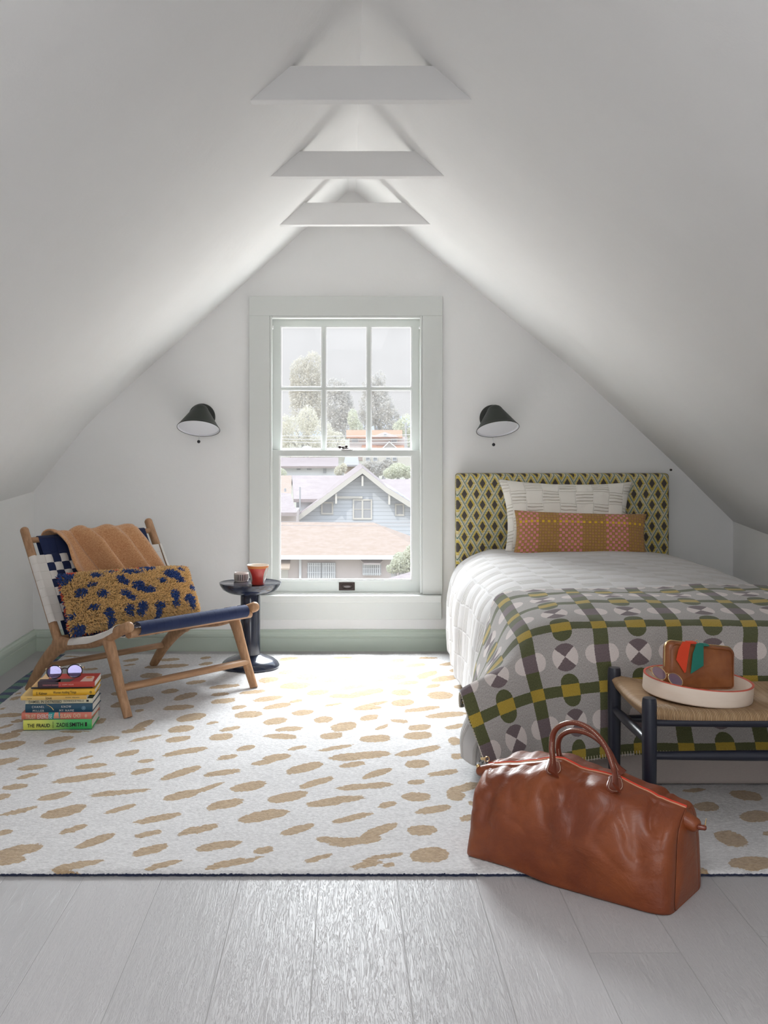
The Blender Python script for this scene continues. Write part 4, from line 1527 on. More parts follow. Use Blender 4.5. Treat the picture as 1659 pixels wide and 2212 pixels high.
cup('red_cup', [(0, 0), (.0265, 0), (.029, .003), (.0325, .020), (.0385, .045), (.045, .070), (.0492, .0865), (.0485, .088), (.0465, .0868), (.0420, .070), (.0355, .045), (.029, .015), (0, .010)], (cx_, cy_, ztop), m,
    'taller flared red glazed cup with pale ovals on the side table', 'cup')

# ================================================================== books
M_page = Mat('book_pages', (0.80, 0.77, 0.70), 0.9)
M_page.bump(M_page.noise(M_page.scaled(M_page.coords(), (20, 20, 2500)), 1.0, 2), 0.4, 0.001)
zb_ = RUG_T + 0.0035
def book(name, pxl, pxr, Yl, Yr, depth, th, label, spine_m, cover_m=None, hard=True, text=(), skew=0.0, extra=None):
    global zb_
    a = np.array((X(pxl, Yl), Yl)); b = np.array((X(pxr, Yr), Yr))
    e = (b - a); Ln = np.linalg.norm(e); e /= Ln
    nrm = np.array((-e[1], e[0]))        # away from the viewer
    z0, z1 = zb_, zb_ + th
    root = thing(name, (*( (a + b) / 2 + nrm * depth / 2), z0), label, 'book', 'stacked books')
    def q(s, d, z): 
        p = a + e * s + nrm * d
        return (p[0], p[1], z)
    ct = 0.0028 if hard else 0.0009
    mb = MB()
    ov = 0.003 if hard else 0.0
    ex, ny, ez = np.array((*e, 0)), np.array((*nrm, 0)), np.array((0, 0, 1.0))
    def ob(s0, s1, d0, d1, za, zb2, mb):
        c = np.array(q((s0 + s1) / 2, (d0 + d1) / 2, (za + zb2) / 2))
        mb.obox(c, ex * (s1 - s0) / 2, ny * (d1 - d0) / 2, ez * (zb2 - za) / 2)
    cm = MB()
    ob(0, Ln, 0.0, depth, z1 - ct, z1, cm); ob(0, Ln, 0.0, depth, z0, z0 + ct, cm)
    build('cover', cm, cover_m or spine_m, root, smooth=False, bevel=0.0006)
    sm = MB()
    # gently rounded spine
    n = 9
    P_ = []
    for i in range(n):
        t = i / (n - 1)
        zz = z0 + th * t
        bulge = (0.004 if hard else 0.0008) * math.sin(math.pi * t)
        P_.append([q(0, -bulge, zz), q(Ln, -bulge, zz), q(Ln, 0.004, zz), q(0, 0.004, zz)])
    sm.grid(np.array([[r[0], r[1]] for r in P_]), [[(0, i / (n - 1)), (1, i / (n - 1))] for i in range(n)], flip=True)
    sm.grid(np.array([[r[1], r[2]] for r in P_]), flip=True)
    sm.grid(np.array([[r[0], r[3]] for r in P_]))
    build('spine', sm, spine_m, root, angle=50)
    pm = MB()
    ob(ov, Ln - ov, 0.003, depth - ov, z0 + ct, z1 - ct, pm)
    build('pages', pm, M_page, root, smooth=False)
    fy = -((0.004 if hard else 0.0008)) - 0.0004
    for (t_, s0, w_, v0, h_, col, kw) in text:
        text_mesh('title_lettering', t_, q(s0 * Ln, fy, z0 + v0 * th), ex, ez, w_ * Ln, h_ * th, col, root, **kw)
    if extra:
        extra(root, q, ex, ez, Ln, th, z0, fy, depth, z1, ny)
    zb_ = z1 + 0.0004
    return root
def flat(name, col, rough=0.6):
    return Mat(name, col, rough)
K_ = flat('black_ink', (0.012, 0.012, 0.012)); Wt = flat('white_ink', (0.75, 0.74, 0.70)); Cr = flat('cream_ink', (0.75, 0.66, 0.45)); DkG = flat('dark_olive_ink', (0.06, 0.055, 0.03))
def grad(name, c1, c2, lo, hi, extra=None):
    m = Mat(name, c1, 0.45)
    u, v, _ = m.sep(m.coords('UV'))
    c = m.mix(m.smooth(u, lo, hi), c1, c2)
    if extra: c = extra(m, u, v, c)
    m.base(c)
    return m
def emblem(root, q, ex, ez, Ln, th, z0, fy, cx, w, col, kind='box'):
    mb = MB()
    p0 = np.array(q((cx - w / 2) * Ln, fy, z0 + th * 0.30)); 
    hh = th * 0.42
    ww = w * Ln
    if kind == 'box':
        mb.obox(p0 + ex * ww / 2 + ez * hh / 2, ex * ww / 2, np.cross(ez, ex) * 0.0003, ez * hh / 2)
    else:
        ring = [p0 + ex * (ww / 2 + ww / 2 * math.cos(t)) + ez * (hh / 2 + hh / 2 * math.sin(t)) for t in np.linspace(0, 2 * math.pi, 20)]
        mb.tube(ring, 0.0005, 5, caps=False)
        for k in range(3):
            c = p0 + ex * ww * (0.3 + 0.2 * k) + ez * hh * 0.5
            mb.obox(c, ex * ww * 0.05, np.cross(ez, ex) * 0.0003, ez * hh * (0.25 + 0.1 * (k % 2)))
    build('publisher_mark', mb, col, root, smooth=False)

sp = grad('yellow_to_green_spine', (0.72, 0.72, 0.13), (0.06, 0.47, 0.13), 0.15, 0.75)
def ex1(root, q, ex, ez, Ln, th, z0, fy, depth, z1, ny):
    emblem(root, q, ex, ez, Ln, th, z0, fy, 0.915, 0.03, K_)
    mb = MB()
    for k in range(6):
        c = np.array(q(0.435 * Ln, fy, z0 + th * (0.22 + 0.11 * k)))
        mb.tube([c - ex * .0022 + ez * .0014, c - ez * .0006, c + ex * .0022 + ez * .0014], 0.00055, 4)
    build('spine_ornament', mb, K_, root, smooth=False)
book('hardcover_book', 50.5, 198.7, 3.785, 3.80, 0.155, 0.0345, 'thick hardcover with yellow to green spine at the bottom of the stack', sp, flat('green_cloth', (0.04, 0.36, 0.12)), True,
     [('THE', .06, .105, .27, .36, K_, dict(bold=0.014)), ('FRAUD', .195, .195, .27, .36, K_, dict(bold=0.024)), ('ZADIE', .48, .18, .29, .40, K_, dict(bold=0.012)), ('SMITH', .675, .20, .29, .42, K_, dict(bold=0.024))], extra=ex1)
def e2(m, u, v, c):
    t = u.gt(0.385) * u.lt(0.55)
    c = m.mix(t, c, (0.03, 0.33, 0.34))
    tri = (u - 0.50).abs().lt(0.03 + (0.8 - v) * 0.02) * v.gt(0.1)
    c = m.mix(tri, c, (0.80, 0.33, 0.22))
    return c
sp = grad('coral_spine', (0.72, 0.20, 0.14), (0.72, 0.21, 0.15), 0, 1, e2)
book('hardcover_book', 47, 197.5, 3.792, 3.80, 0.152, 0.0245, 'coral and teal hardcover second from the bottom of the stack', sp, flat('coral_cover', (0.66, 0.19, 0.14)), True,
     [('TRUST', .055, .15, .12, .62, Cr, {}), ('EXERCISE', .23, .21, .14, .62, Wt, {}), ('SUSAN', .56, .15, .20, .62, Cr, {}), ('CHOI', .745, .10, .24, .62, Cr, {})],
     extra=lambda root, q, ex, ez, Ln, th, z0, fy, depth, z1, ny: emblem(root, q, ex, ez, Ln, th, z0, fy, 0.925, 0.03, Cr, 'o'))
sp = grad('petrol_blue_spine', (0.012, 0.065, 0.115), (0.012, 0.07, 0.125), 0, 1)
def ex3(root, q, ex, ez, Ln, th, z0, fy, depth, z1, ny):
    emblem(root, q, ex, ez, Ln, th, z0, fy, 0.87, 0.055, flat('pale_blue_ink', (0.25, 0.42, 0.55)), 'o')
    C_ = crom([q(.315 * Ln, fy, z0 + th * .95), q(.355 * Ln, fy, z0 + th * .80), q(.395 * Ln, fy, z0 + th * .58), q(.422 * Ln, fy, z0 + th * .30)], 14)
    build('gold_stroke', MB().tube(C_, [0.0005 + 0.0011 * i / 13 for i in range(14)], 6), flat('gold_ink', (0.75, 0.55, 0.22)), root)
book('hardcover_book', 55, 200, 3.79, 3.80, 0.160, 0.030, 'dark petrol blue hardcover third from the bottom of the stack', sp, None, True,
     [('CHANEL', .10, .185, .56, .26, Wt, dict(space=1.3)), ('MILLER', .115, .165, .10, .26, Wt, dict(space=1.3)), ('KNOW', .54, .145, .56, .27, Wt, dict(space=1.3)), ('MY NAME', .51, .215, .12, .24, Wt, dict(space=1.25))], extra=ex3)
sp = grad('cream_spine', (0.72, 0.66, 0.48), (0.70, 0.66, 0.50), 0, 1)
book('paperback_book', 55, 200, 3.79, 3.805, 0.135, 0.0165, 'cream paperback with dark title lying above the petrol blue hardcover', sp, flat('dark_green_cover', (0.05, 0.09, 0.07)), False,
     [('DAMSEL IN DISTRESSED', .05, .49, .16, .55, DkG, dict(bold=0.014)), ('DOMINIQUE MIELLE', .57, .30, .24, .46, DkG, {})],
     extra=lambda root, q, ex, ez, Ln, th, z0, fy, depth, z1, ny: emblem(root, q, ex, ez, Ln, th, z0, fy, 0.925, 0.035, K_, 'box'))
sp = grad('apricot_spine', (0.75, 0.50, 0.16), (0.72, 0.44, 0.10), 0, 1)
book('paperback_book', 44.7, 187, 3.775, 3.79, 0.135, 0.0135, 'apricot yellow paperback shifted to the left in the middle of the stack', sp, None, False,
     [('love', .38, .09, .12, .72, K_, {}), ('MAGGIE', .10, .07, .30, .20, K_, {}), ('SHANE', .68, .08, .42, .25, K_, {}), ('NELSON', .78, .11, .42, .25, K_, {})])
sp = grad('mustard_spine', (0.78, 0.44, 0.03), (0.80, 0.45, 0.03), 0, 1)
book('hardcover_book', 71, 205, 3.782, 3.80, 0.150, 0.020, 'mustard yellow book with handwritten title below the top two books', sp, flat('mustard_cover', (0.72, 0.42, 0.05)), True,
     [('E. Kalman', .06, .17, .20, .50, K_, {}), ('Women Holding Things', .33, .37, .22, .56, K_, {})],
     extra=lambda root, q, ex, ez, Ln, th, z0, fy, depth, z1, ny: emblem(root, q, ex, ez, Ln, th, z0, fy, 0.935, 0.032, K_, 'o'))
sp = grad('navy_thin_spine', (0.025, 0.025, 0.04), (0.025, 0.025, 0.04), 0, 1)
book('paperback_book', 67, 200, 3.80, 3.815, 0.150, 0.006, 'thin book with tan cover and dark spine just under the topmost book', sp, flat('tan_cover', (0.66, 0.40, 0.17)), False)
def e8(m, u, v, c):
    c = m.mix(u.gt(0.365), c, (0.47, 0.045, 0.03))
    return c
sp = grad('plum_and_red_spine', (0.045, 0.022, 0.035), (0.045, 0.022, 0.035), 0, 1, e8)
def ex8(root, q, ex, ez, Ln, th, z0, fy, depth, z1, ny):
    zt_ = z1 + 0.0003
    def patch(nm, pts, col):
        P_ = [np.array(q(s * Ln, d * depth, zt_)) for s, d in pts]
        build(nm, MB().prism(P_, (0, 0, 0.0004)), col, root, smooth=False)
    patch('printed_shape', [(0, .35), (.36, .35), (.40, 0.0), (0, 0.0)], flat('plum_print', (0.05, 0.03, 0.045)))
    patch('printed_shape', [(.30, .0), (.36, .35), (.62, .35), (.56, .0)], flat('olive_print', (0.10, 0.095, 0.06)))
    patch('printed_shape', [(0, .35), (0, 1), (.16, 1), (.13, .35)], flat('peach_print', (0.78, 0.50, 0.26)))
    patch('printed_cup', [(.74, .02), (.76, .50), (.78, .62), (.92, .62), (.94, .50), (.96, .02)], flat('pink_print', (0.80, 0.55, 0.47)))
    ring = [((.85 + .055 * math.cos(t)), .47 + .10 * math.sin(t)) for t in np.linspace(0, 2 * math.pi, 24, endpoint=False)]
    P_ = [np.array(q(s * Ln, d * depth, zt_ + 0.0004)) for s, d in ring]
    build('printed_coffee', MB().prism(P_, (0, 0, 0.0003)), flat('orange_print', (0.72, 0.22, 0.05)), root, smooth=False)
book('paperback_book', 81.5, 204.6, 3.792, 3.806, 0.135, 0.0185, 'plum and red paperback with a cup on its cover, topmost of the stack', sp, flat('red_cover', (0.47, 0.04, 0.03)), False,
     [('MARLOWE GRANADOS', .09, .32, .30, .26, flat('pink_ink', (0.62, 0.22, 0.25)), {}), ('HAPPY HOUR', .43, .20, .34, .28, flat('pink_ink_2', (0.75, 0.36, 0.33)), {})], extra=ex8)

# ------------------------------------------------------------------ sunglasses on the books
def lens_mat(name, col, tr=0.5, rough=0.03):
    m = Mat(name, col, rough)
    nt = m.nt
    nt.nodes.remove(m.bsdf)
    t = m.node('ShaderNodeBsdfTransparent'); t.inputs[0].default_value = (*col, 1)
    g = m.node('ShaderNodeBsdfGlossy'); g.inputs['Roughness'].default_value = rough
    g.inputs[0].default_value = (0.62, 0.58, 0.92, 1)
    x_ = m.node('ShaderNodeMixShader'); x_.inputs[0].default_value = tr
    nt.links.new(t.outputs[0], x_.inputs[1]); nt.links.new(g.outputs[0], x_.inputs[2]); nt.links.new(x_.outputs[0], m.out.inputs[0])
    return m
def glasses(name, cL, cR, r, ry, nrm, up, rim_r, m_rim, m_lens, temples, label, bridge_up=0.4, m_temple=None, origin_z=None):
    cL, cR, nrm, up = [np.array(a, float) for a in (cL, cR, nrm, up)]
    ex = cR - cL; D_ = np.linalg.norm(ex); ex /= D_
    nrm = nrm - ex * (nrm @ ex); nrm /= np.linalg.norm(nrm)
    up = np.cross(nrm, ex); 
    if up[2] < 0: up = -up
    root = thing(name, tuple((cL + cR) / 2 - np.array((0, 0, ry))), label, 'sunglasses')
    for c in (cL, cR):
        ring = [c + ex * r * math.cos(t) + up * ry * math.sin(t) * (1.0 if math.sin(t) < 0 else 0.96) for t in np.linspace(0, 2 * math.pi, 40)]
        build('rim', MB().tube(ring, rim_r, 8, caps=False), m_rim, root)
        mb = MB()
        ringv = ring[:-1]
        mb.add([c + nrm * 0.001] + ringv, [(0, 1 + i, 1 + (i + 1) % 39) for i in range(39)])
        build('lens', mb, m_lens, root)
    a = cL + ex * r * 0.93 + up * ry * bridge_up; b = cR - ex * r * 0.93 + up * ry * bridge_up
    mid = (a + b) / 2 + up * 0.003 + nrm * 0.002
    build('bridge', MB().tube(crom([a, mid, b], 12), rim_r * 1.05, 8), m_rim, root)
    for pts in temples:
        build('temple', MB().tube(crom(pts, 24), rim_r * 0.95, 8, round_caps=True), m_temple or m_rim, root)
    return root
M_tort = Mat('tortoiseshell', (0.03, 0.012, 0.01), 0.2, coat=0.4)
v = M_tort.coords()
M_tort.base(M_tort.mix(M_tort.smooth(M_tort.noise(v, 90, 2), 0.60, 0.7), (0.018, 0.010, 0.014), (0.35, 0.05, 0.02)))
M_gold = Mat('gold_metal', (0.75, 0.55, 0.28), 0.22, metal=1.0)
zt_ = zb_
gy = 3.835
gL = np.array((X(117.5, gy), gy, zt_ + 0.0275)); gR = np.array((X(161.5, gy + .012), gy + 0.012, zt_ + 0.0285))
dirr = np.array((0.1, 1, -0.0))
def temple_pts(c, sgn):
    ex = (gR - gL) / np.linalg.norm(gR - gL)
    p0 = c + ex * sgn * 0.0285 + np.array((0, 0, 0.010))
    return [p0 - np.array((0, .004, 0)), p0 + np.array((0, .012, .001)), p0 + np.array((-sgn * .01, .06, -.012)), p0 + np.array((-sgn * .018, .105, -.030))]
glasses('round_sunglasses', gL, gR, 0.0262, 0.0235, (0.05, -1, 0.12), (0, 0, 1), 0.0021, M_tort, lens_mat('violet_lens', (0.13, 0.10, 0.50), 0.22),
        [temple_pts(gL, -1), temple_pts(gR, 1)], 'round tortoiseshell sunglasses with violet lenses on top of the book stack', 0.35, M_gold)
# ================================================================== wall sconces
M_dgreen = Mat('dark_green_enamel', (0.020, 0.026, 0.020), 0.45, spec=0.4)
M_shade_in = Mat('white_enamel_inside', (0.80, 0.80, 0.84), 0.45)
M_chrome = Mat('polished_metal', (0.75, 0.75, 0.75), 0.2, metal=1.0)
def sconce(name, rim_px, apex_px, plate_px, ball_px, tilt, label):
    Yr = YB - 0.132
    rc = AT(*rim_px, Yr)
    ap = AT(*apex_px, YB - 0.09)
    pl = AT(*plate_px, YB)
    root = thing(name, tuple(pl), label, 'wall lamp', 'sconces beside the window')
    ax = np.array((tilt, 0.36, 0.93)); ax /= np.linalg.norm(ax)
    hgt = (ap - rc) @ ax
    hgt = 0.124
    R_ = 0.1035
    prof_o = [(R_, 0), (R_ * 0.985, 0.004)]
    for t in np.linspace(0.05, 0.78, 8):
        prof_o.append((R_ * (1 - t * 0.80), hgt * t))
    prof_o += [(R_ * .335, hgt * .85), (R_ * .26, hgt * .92), (R_ * .15, hgt * .975), (0, hgt)]
    prof_i = [(max(0, r - 0.0022), h - 0.0015 if h > 0.01 else h) for r, h in prof_o]
    build('lamp_shade', MB().lathe(prof_o, rc, ax, 64), M_dgreen, root, angle=60)
    build('shade_lining', MB().lathe([(r - (0.0004 if i else 0), h + (0.0003 if not i else 0)) for i, (r, h) in enumerate(prof_i)], rc, ax, 64), M_shade_in, root, angle=60)
    ring = []
    A_ = np.cross(ax, (0, 1, 0)); A_ /= np.linalg.norm(A_); B_ = np.cross(ax, A_)
    ring = [rc + (A_ * math.cos(t) + B_ * math.sin(t)) * (R_ - 0.0008) for t in np.linspace(0, 2 * math.pi, 65)]
    build('shade_rim', MB().tube(ring, 0.0013, 8, caps=False), M_dgreen, root)
    build('back_plate', MB().lathe([(0, 0), (.0655, 0), (.0662, .004), (.0655, .016), (.062, .020), (0, .021)], pl, (0, -1, 0), 48), Mat('black_enamel', (0.016, 0.019, 0.016), 0.5), root, angle=50)
    ti = rc + ax * (hgt - 0.02)
    build('arm', MB().tube([pl + np.array((0, -0.018, 0)), (pl + ti) / 2 + np.array((0, -0.005, 0.004)), ti], 0.008, 12), M_dgreen, root)
    build('diffuser', MB().lathe([(0, 0.0075), (R_ * .93, 0.0065), (R_ * .93, 0.0085), (0, 0.0095)], rc, ax, 64), M_shade_in, root, angle=60)
    bl = AT(*ball_px, YB - 0.120)
    build('pull_rod', MB().tube([bl + np.array((0, 0.02, 0.034)), bl], 0.0012, 8), M_chrome, root)
    build('pull_knob', MB().sphere(bl, 0.0080, 16), Mat('black_knob', (0.012, 0.012, 0.016), 0.35), root)
    return root
sconce('wall_sconce', (428.7, 925.7), (430, 874.5), (436.5, 900.8), (429.3, 954), 0.05, 'dark green cone wall lamp left of the window')
sconce('wall_sconce', (1075.2, 927), (1072.5, 875), (1064.6, 903.5), (1066.3, 960.4), -0.09, 'dark green cone wall lamp above the bed')

# ================================================================== woven stool
SX0, SX1, SY0, SY1 = 0.761, 1.40, 2.70, 3.055
STOOL = thing('woven_stool', ((SX0 + SX1) / 2, (SY0 + SY1) / 2, RUG_T), 'low bench stool with navy frame and woven cord seat at the foot of the bed', 'stool')
M_navyp = Mat('navy_painted_wood', (0.012, 0.014, 0.026), 0.38, spec=0.5)
M_navyp.bump(M_navyp.noise(M_navyp.scaled(M_navyp.coords(), (300, 300, 20)), 1.0, 2), 0.08, 0.001)
zt = 0.396
for x_ in (SX0, SX1):
    for y_ in (SY0, SY1):
        build('leg', MB().lathe([(0, 0), (.0135, 0), (.0155, .01), (.0175, .16), (.0185, .26), (.0185, zt - .030), (.0175, zt - .020), (.0160, zt - .0155), (0, zt - .0145)], (x_, y_, RUG_T), seg=32), M_navyp, STOOL, angle=35)
def rail(nm, a, b, r):
    C_ = [np.array(a) * (1 - t) + np.array(b) * t for t in np.linspace(0, 1, 9)]
    R_ = [r * (0.72 + 0.28 * math.sin(math.pi * t)) for t in np.linspace(0, 1, 9)]
    build(nm, MB().tube(C_, R_, 16), M_navyp, STOOL, angle=60)
rail('stretcher', (SX0, SY0, .249), (SX1, SY0, .249), .0135)
rail('stretcher', (SX0, SY1, .249), (SX1, SY1, .249), .0135)
for x_ in (SX0, SX1):
    rail('stretcher', (x_, SY0, .283), (x_, SY1, .277), .0135)
for y_ in (SY0, SY1):
    rail('seat_rail', (SX0, y_, .332), (SX1, y_, .332), .0120)
def _seat():
    # saddle shaped cord seat: four triangles of cords meeting along the middle
    hw, hd = (SX1 - SX0) / 2, (SY1 - SY0) / 2
    cx0, cy0 = (SX0 + SX1) / 2, (SY0 + SY1) / 2
    n1, n2 = 220, 130
    def top(x, y):
        a = (x - cx0) / hw; b = (y - cy0) / hd
        z = 0.360 + 0.007 * a * a
        z -= 0.009 * (1 - b * b) * (1 - a ** 4)
        # sides dip between the posts, corners rise up to them
        z += 0.014 * abs(a) ** 6 * (0.35 + 0.65 * b * b)
        return z
    P_ = []; UV_ = []
    r = 0.0165
    prof = []
    ps = np.linspace(-1, 1, n2)
    def shape(i, j):
        a = -1 + 2 * i / (n1 - 1); b = ps[j]
        return a, b
    P_ = np.zeros((n1, n2, 3)); U_ = np.zeros((n1, n2, 2))
    for i in range(n1):
        for j in range(n2):
            a = -1 + 2 * i / (n1 - 1); b = -1 + 2 * j / (n2 - 1)
            # parameter beyond 0.93 wraps around the rail
            def wrap(t, h):
                lim = 0.86
                s = abs(t)
                if s <= lim:
                    return t * h / lim * 1.0 * lim / 1.0 * ((h - 0.002) / h) / lim * lim, 0.0, 0.0
                th = (s - lim) / (1 - lim) * 2.5
                return math.copysign((h - 0.004) * lim + (h * (1 - lim) + 0.014) * math.sin(min(th, math.pi / 2)) - max(0, th - math.pi / 2) * 0.010, t), th, 1.0
            x_, ta, _ = wrap(a, hw); y_, tb, _ = wrap(b, hd)
            zz = top(cx0 + max(-hw, min(hw, x_)), cy0 + max(-hd, min(hd, y_)))
            dz = 0.0
            for th in (ta, tb):
                if th > 0:
                    dz = max(dz, 0.019 * (1 - math.cos(min(th, math.pi / 2))) + max(0, th - math.pi / 2) * 0.021)
            P_[i, j] = (cx0 + x_, cy0 + y_, zz - dz)
            U_[i, j] = (x_, y_)
    m = Mat('paper_cord', (0.50, 0.33, 0.18), 0.6, spec=0.35)
    u, v, _ = m.sep(m.coords('UV'))
    ax_ = hw - u.abs(); ay_ = hd - v.abs()
    side = ax_.lt(ay_)            # left and right triangles
    per = 0.0042
    # cords in side triangles run along x? they cross the rail, i.e. vary along y
    tcoord = m.mix(side, m.comb(u, u, u), m.comb(v, v, v))
    t, _, _ = m.sep(tcoord)
    n_ = m.noise(m.coords('UV'), 40, 2) - 0.5
    f = ((t + n_ * 0.0006) / per).fract()
    prf = (f * 3.14159).sin()
    tw = m.noise(m.comb(u * 1.0, v * 1.0, (t / per).floor()), 420, 2)
    idx = (t / per).floor()
    tone = ((idx * 12.99).sin() * 43758.5).fract()
    c = m.mix(tone * 0.7 + tw * 0.3, (0.42, 0.255, 0.13), (0.58, 0.385, 0.22))
    c = m.mix(m.smooth(prf, 0.45, 0.12), c, (0.13, 0.07, 0.035))
    mitre = (ax_ - ay_).abs().lt(0.0012)
    c = m.mix(mitre * 0.6, c, (0.16, 0.09, 0.04))
    m.base(c)
    m.bump(prf + tw * 0.15, 0.9, 0.0022)
    mb = MB().grid(P_, U_)
    o = build('woven_seat', mb, m, STOOL, angle=180)
    # underside
    mb = MB().box((SX0 + 0.01, SY0 + 0.004, 0.330), (SX1 - 0.01, SY1 - 0.004, 0.336))
    build('seat_underside', mb, Mat('cord_underside', (0.35, 0.22, 0.11), 0.8), STOOL, smooth=False)
_seat()

# ------------------------------------------------------------------ round tray
tc = np.array((X(1505, 2.87), 2.87, 0.3625))
TRN = np.array((0.072, -0.02, 1.0)); TRN /= np.linalg.norm(TRN)
TRAY = thing('round_tray', tuple(tc), 'round cream tray with red rim edge on the woven stool', 'tray')
m = Mat('cream_lacquer', (0.80, 0.68, 0.57), 0.4, spec=0.4)
m.base(m.mix(m.noise(m.scaled(m.coords(), (20, 20, 90)), 1.0, 3), (0.76, 0.62, 0.51), (0.84, 0.73, 0.63)))
RT = 0.1415
build('tray_wall', MB().lathe([(0, 0), (RT - .004, 0), (RT - .001, .002), (RT, .005), (RT, .0445), (RT - .0052, .0445), (RT - .0055, .006), (0, .005)], tc, TRN, 96), m, TRAY, angle=50)
build('red_rim', MB().lathe([(RT + .0002, .0436), (RT + .0002, .0456), (RT - .0054, .0456), (RT - .0054, .0436)], tc, TRN, 96), Mat('red_edge_paint', (0.62, 0.10, 0.06), 0.45), TRAY, angle=50)

# ------------------------------------------------------------------ leather pouch in the tray
M_cog = Mat('cognac_leather', (0.27, 0.088, 0.028), 0.36, spec=0.45)
v = M_cog.coords()
M_cog.base(M_cog.mix(M_cog.smooth(M_cog.noise(v, 16, 4), 0.3, 0.7), (0.21, 0.062, 0.018), (0.33, 0.115, 0.038)))
M_cog.bump(M_cog.noise(v, 18, 5), 0.25, 0.006)
M_cog.bump(M_cog.noise(v, 500, 2), 0.1, 0.0008)
def _pouch():
    Yp = 2.875
    floor_z = 0.375
    pl = AT(1431, 1470, Yp - .01); pr = AT(1583, 1476, Yp + .005)
    bL = np.array((pl[0], Yp - 0.028, floor_z + 0.006)); bR = np.array((pr[0], Yp + 0.012, floor_z - 0.002))
    ex = bR - bL; W_ = np.linalg.norm(ex); ex /= W_
    th = np.array((-ex[1], ex[0], 0)) / math.hypot(ex[0], ex[1])
    up = np.cross(ex, th); up = up if up[2] > 0 else -up
    up = up + th * 0.06; up /= np.linalg.norm(up)
    # keep the silhouette height seen in the photo
    hL, hR = AT(1436, 1381, Yp)[2] - bL[2], AT(1578, 1400, Yp)[2] - bR[2]
    root = thing('leather_pouch', tuple((bL + bR) / 2), 'small brown zipped leather pouch with red and teal ribbon tabs standing in the tray', 'pouch')
    T_ = 0.020
    mb = MB()
    n, k = 40, 10
    out = []
    # outline: rounded rectangle sampled as polygon in (s, h)
    rr = 0.018
    pts = []
    def corner(cx_, cy_, a0, a1):
        for t in np.linspace(a0, a1, 8): pts.append((cx_ + rr * math.cos(t), cy_ + rr * math.sin(t)))
    Hh = 1.0
    def hh(s): return hL + (hR - hL) * s / W_ + 0.003 * math.sin(math.pi * s / W_ * 2)
    poly = []
    for (cx_, top_, a0, a1) in ((W_ - rr, False, -math.pi / 2, 0), (W_ - rr, True, 0, math.pi / 2), (rr, True, math.pi / 2, math.pi), (rr, False, math.pi, 1.5 * math.pi)):
        for t in np.linspace(a0, a1, 8):
            s = cx_ + rr * math.cos(t)
            h = (hh(s) - rr if top_ else rr * 0.5) + (rr if top_ else rr * 0.5) * math.sin(t)
            poly.append((s, h))
    # densify
    P2 = []
    for i in range(len(poly)):
        a, b = np.array(poly[i]), np.array(poly[(i + 1) % len(poly)])
        m_ = max(1, int(np.linalg.norm(b - a) / 0.008))
        for q in range(m_): P2.append(tuple(a + (b - a) * q / m_))
    N_ = len(P2)
    c0 = np.array((W_ / 2, (hL + hR) / 4))
    rings = []
    for (f, off) in ((0.0, -T_ * 1.12), (0.5, -T_ * 1.08), (0.8, -T_ * 1.0), (0.93, -T_ * 0.86), (0.985, -T_ * 0.6), (1.0, -T_ * .25), (1.0, T_ * .25), (0.985, T_ * .6), (0.93, T_ * .86), (0.8, T_), (0.5, T_ * 1.08), (0.0, T_ * 1.12)):
        ring = []
        for (s, h) in P2:
            q = c0 + (np.array((s, h)) - c0) * f
            bulge = 0.003 * mnoise.noise((q[0] * 30, q[1] * 30, off * 50))
            ring.append(bL + ex * q[0] + up * q[1] + th * (off + bulge))
        rings.append(ring)
    V = [p for r in rings for p in r]
    Fc = []
    for i in range(len(rings) - 1):
        for j in range(N_):
            j2 = (j + 1) % N_
            Fc.append((i * N_ + j, i * N_ + j2, (i + 1) * N_ + j2, (i + 1) * N_ + j))
    build('pouch_body', MB().add(V, Fc), M_cog, root, angle=60)
    # piping seams front and back, zip between
    for off in (-T_ * 0.97, T_ * 0.97):
        line = [bL + ex * (c0[0] + (s - c0[0]) * .93) + up * (c0[1] + (h - c0[1]) * .92) + th * off for s, h in P2] 
        line.append(line[0])
        build('seam_piping', MB().tube(line, 0.0013, 6, caps=False), M_cog, root)
    zipl = [bL + ex * s + up * (h + 0.0012) for s, h in P2 if h > hh(s) * 0.45]
    zipl = sorted(zipl, key=lambda p: (p - bL) @ ex)
    left = [p for p in zipl if (p - bL) @ ex < W_ * .02]
    idx = [i for i, (s, h) in enumerate(P2) if h > hh(s) * 0.45]
    line = [bL + ex * (c0[0] + (P2[i][0] - c0[0]) * 1.006) + up * (P2[i][1] + 0.0008) for i in idx]
    build('zip', MB().tube(line, np.array([0.0018, 0.0030]), 8, up=tuple(th)), M_gold, root)
    def tab(nm, px0, px1, pytop, tip, mat, back):
        # ribbon folded over the top edge and hanging on the front
        a = AT(px0, pytop, Yp - T_); b = AT(px1, pytop, Yp - T_)
        def on(px, py, o=0.0022):
            """point on the front face plane seen at the pixel"""
            d = AT(px, py, 1.0) - np.array((0, 0, H)); O = np.array((0, 0, H))
            pn = -th
            p0 = bL - th * (T_ * 1.1 + o)
            t = ((p0 - O) @ pn) / (d @ pn)
            return O + d * t
        poly = [on(*p) for p in tip]
        build(nm, MB().prism(poly, th * 0.0016), mat, root, smooth=False, bevel=0.0004)
    M_rt = Mat('red_suede_tab', (0.68, 0.055, 0.015), 0.8)
    M_tt = Mat('teal_suede_tab', (0.012, 0.17, 0.125), 0.8)
    tab('red_tab', 0, 0, 0, [(1475, 1386), (1493, 1387), (1489, 1405), (1482, 1452), (1479, 1454), (1461, 1425), (1466, 1403)], M_rt, 1)
    tab('teal_tab', 0, 0, 0, [(1505, 1390), (1518, 1389), (1520, 1392), (1520, 1438), (1492, 1456), (1497, 1412)], M_tt, 1)
